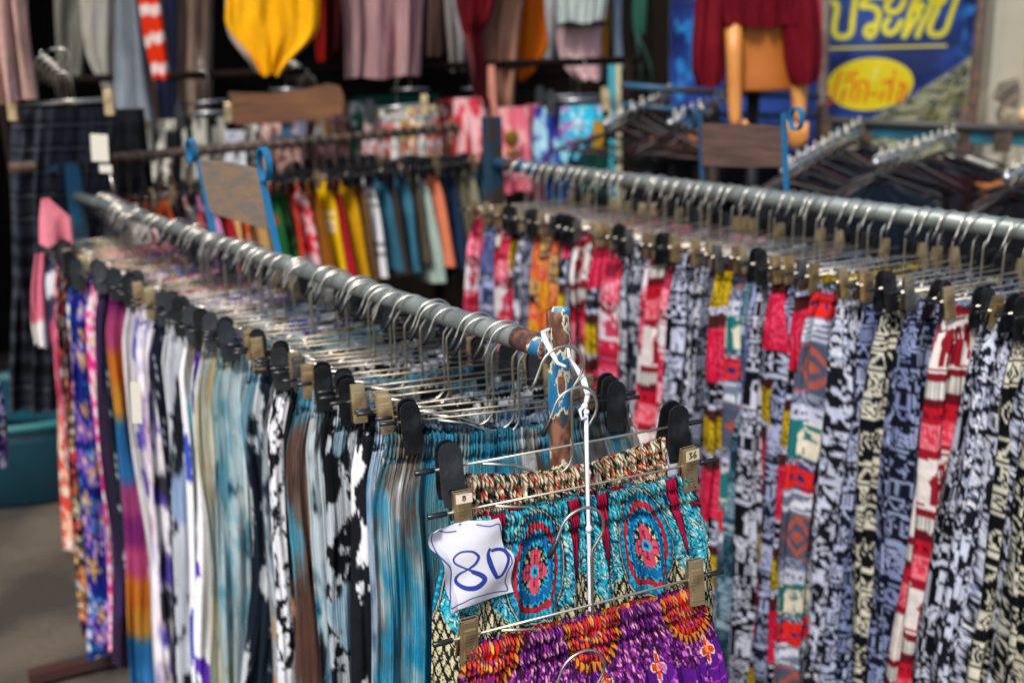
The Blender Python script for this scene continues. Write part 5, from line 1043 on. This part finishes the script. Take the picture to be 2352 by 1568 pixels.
# --- mannequin in a maroon cardigan
YM = 4.05; MQ = mat('mannequin_plastic', 'd8964e', rough=.45, noise=(3, 'bc7430', .4, .7)); MQD = mat('mannequin_torso', 'ac6418', rough=.6, noise=(3, 'a85c18', .4, .7))
c0 = aty(1738, 100, YM); t = thing('mannequin', 'tan mannequin torso with arms hanging, dressed in a maroon cardigan', 'mannequin', (c0.x, YM, 0)); om = Vector((c0.x, YM, 0))
def px_(x, y, dy=0): return aty(x, y, YM+dy)-om
mm = bpy.data.meshes.new('body'); J = []; E_ = []
def chain(pts, rs, root=None):
    i0 = len(J)
    for p, r in zip(pts, rs): J.append((p, r))
    for i in range(i0, len(J)-1): E_.append((i, i+1))
    if root is not None: E_.append((root, i0))
chain([px_(1738, 60), px_(1738, 40), px_(1738, 10), px_(1738, -90), px_(1738, -170), px_(1738, -210), px_(1738, -265)], [(.085, .06), (.09, .06), (.10, .07), (.12, .085), (.06, .06), (.045, .045), (.07, .08)])
chain([px_(1655, -150), px_(1672, -40, .0), px_(1684, 50, -.06), px_(1686, 110, -.12), px_(1688, 262, -.14), px_(1688, 292, -.14)], [(.05, .05), (.042, .042), (.036, .036), (.034, .032), (.029, .026), (.034, .018)], 3)
chain([px_(1822, -150), px_(1836, -10), px_(1838, 120, -.05), px_(1836, 190, -.08), px_(1835, 250, -.08), px_(1834, 285, -.08)], [(.05, .05), (.042, .042), (.038, .036), (.036, .034), (.033, .027), (.036, .019)], 3)
mm.from_pydata([tuple(p) for p, r in J], E_, []); o = link('body', mm, t, MQ)
sk = o.modifiers.new('skin', 'SKIN'); 
for i, (p, r) in enumerate(J): mm.skin_vertices[0].data[i].radius = r
mm.skin_vertices[0].data[0].use_root = True; sb_ = o.modifiers.new('sub', 'SUBSURF'); sb_.levels = sb_.render_levels = 2
# torso shell ends flat at the hips
b = MB(); prof = []
sec = [(40, 92), (80, 80), (120, 80), (165, 84), (200, 92), (207, 90)]
rings = []
for y, hwid in sec:
    c_ = px_(1742, y); r_ = hwid/F*YM*.86; rings.append([b.bm.verts.new((c_.x+r_*math.cos(a), -.02+r_*.72*math.sin(a), c_.z)) for a in np.linspace(0, 2*PI, 33)[:-1]])
for p, q in zip(rings, rings[1:]):
    for k in range(32): b.bm.faces.new((p[k], p[(k+1) % 32], q[(k+1) % 32], q[k])).smooth = True
b.bm.faces.new(rings[-1]); b.bm.faces.new(rings[0][::-1]); b.build('hip_shell', MQD, t)
for hx_, hy_, s_ in ((1688, 300, -1), (1834, 294, 1)):
    w0 = px_(hx_, hy_, -.16 if s_ < 0 else -.08)
    for f_ in range(5):
        if f_ < 4:
            L_ = (.062, .070, .066, .052)[f_]; dx = (f_-1.5)*.0165; pts = [w0+Vector((dx, 0, .02)), w0+Vector((dx*1.08, -.004, -.012)), w0+Vector((dx*1.1, -.004, -.012-L_*.5)), w0+Vector((dx*1.05, .006, -.012-L_*.85)), w0+Vector((dx*1.0, .012, -.012-L_))]; rs = [.010, .0095, .0085, .0075, .004]
        else: pts = [w0+Vector((-s_*.028, -.004, .035)), w0+Vector((-s_*.042, -.010, .012)), w0+Vector((-s_*.046, -.012, -.012)), w0+Vector((-s_*.043, -.010, -.030))]; rs = [.010, .010, .0085, .004]
        b = MB(); b.tube(pts, rs, 10); b.build('thumb' if f_ == 4 else 'finger', MQ, t)
b = MB(); b.tube([(0, .03, px_(1738, 205).z), (0, .03, .02)], .024, 14); b.lathe([(0, 0), (.16, 0), (.16, .02), (.03, .035), (0, .035)], (0, .03, 0)); b.build('stand_pole', DKB, t)
MRN = solid('640818', '72101f'); 
def mpanel(name, rows, Y, s_, T_, fo, lab=None): return panel(name, rows, Y, MRN, s_, CLOTH, T_, fo, res=.012, parent=None)
cd_ = thing('cardigan', 'maroon knitted cardigan on the tan mannequin in front of the banner', 'cardigan', (c0.x, YM, 1.9))
for nm, rows, Y, s_, T_ in (('back', [(-190, 1690, 1786), (-140, 1640, 1838), (-60, 1628, 1848), (0, 1630, 1842), (56, 1640, 1836), (62, 1645, 1832)], YM-.01, 3., .125), ('sleeve', [(-150, 1640, 1690), (-60, 1602, 1676), (0, 1597, 1672), (100, 1594, 1672), (160, 1594, 1670), (188, 1602, 1664), (198, 1608, 1656)], YM-.06, 7., .05), ('sleeve', [(-150, 1790, 1842), (-60, 1798, 1870), (0, 1797, 1876), (90, 1797, 1882), (140, 1800, 1880), (170, 1808, 1872), (194, 1818, 1858)], YM-.10, 9., .05)):
    o = panel(nm, rows, Y, MRN, s_, CLOTH, T_, (.09, .012), res=.012); o.parent = cd_; o.location = o.location-cd_.location
o = panel('sleeve', [(-120, 1850, 1882), (0, 1860, 1882), (100, 1862, 1884), (140, 1864, 1883), (185, 1858, 1876)], YM-.04, solid('d0305a'), 2., CLOTH, .03, (.05, .006)); tag(o, 'bright rose pink sleeve edge beside the maroon cardigan', 'scarf')
# dark clothes hanger under the mint blouse
t = thing('coat_hanger', 'dark green hanger between the mint blouse and the pink camisole', 'clothes hanger', aty(1335, 28, 4.62)); b = MB(); b.tube([Vector(p)*1.0 for p in [(-.10, 0, -.05), (-.05, 0, -.025), (0, 0, 0), (.05, 0, -.02), (.11, 0, -.052)]], .009, 10).tube([(-.1, 0, -.05), (.11, 0, -.052)], .006, 8); b.build('shoulders', mat('green_hanger', '24302c', rough=.4), t)
b = MB(); b.tube([(0, 0, 0), (0, 0, .05), (.015, 0, .07), (0, 0, .085)], .003, 6); b.build('hook', CHROME, t)
# two-colour post
b = MB(); p = aty(1405, 150, 4.55); b.box((p.x, 4.55, p.z/2), (.03, .03, p.z), None, .002); t = thing('post', 'turquoise and cream painted post right of the pink camisole', 'post', (0, 0, 0)); b.build('turquoise_side', mat('turq', '3aa0b4', rough=.5), t)
b = MB(); b.box((p.x+.026, 4.548, p.z/2), (.022, .03, p.z), None, .002); b.build('cream_side', mat('cream_paint', 'c8bf9c', rough=.5), t)
# teal tub on the ground, left
pt = atz(40, 1150, 0); t = thing('tub', 'dark teal plastic tub standing on the ground at the left edge', 'tub', (pt.x-.05, pt.y+.25, 0)); TUB = mat('teal_plastic', '0c4658', rough=.5, noise=(3, '093848', .3, .7), bump=(8, .004))
b = MB(); b.lathe([(0, .0), (.32, .0), (.34, .02), (.38, .28), (.385, .33), (.36, .34)], n=40, sx=1.35); b.build('body', TUB, t); b = MB(); b.lathe([(.385, .33), (.40, .335), (.405, .355), (.395, .37), (.37, .365), (.36, .33)], n=40, sx=1.35); b.build('rim', mat('teal_rim', '0f6068', rough=.5), t)
b = MB(); b.box((0, 0, .355), (.7, .5, .02)); b.build('lid', TUB, t)
o = panel('trousers', [(880, -60, 2), (960, -60, 14), (1070, -60, 18)], 2.4, floral('1a1e4a', ['c8c8e0', '8a6ab0'], '3a4a8a', .05), 8., CLOTH, .02, (.05, .008)); tag(o, 'navy and white floral hem at the left edge', 'trousers')
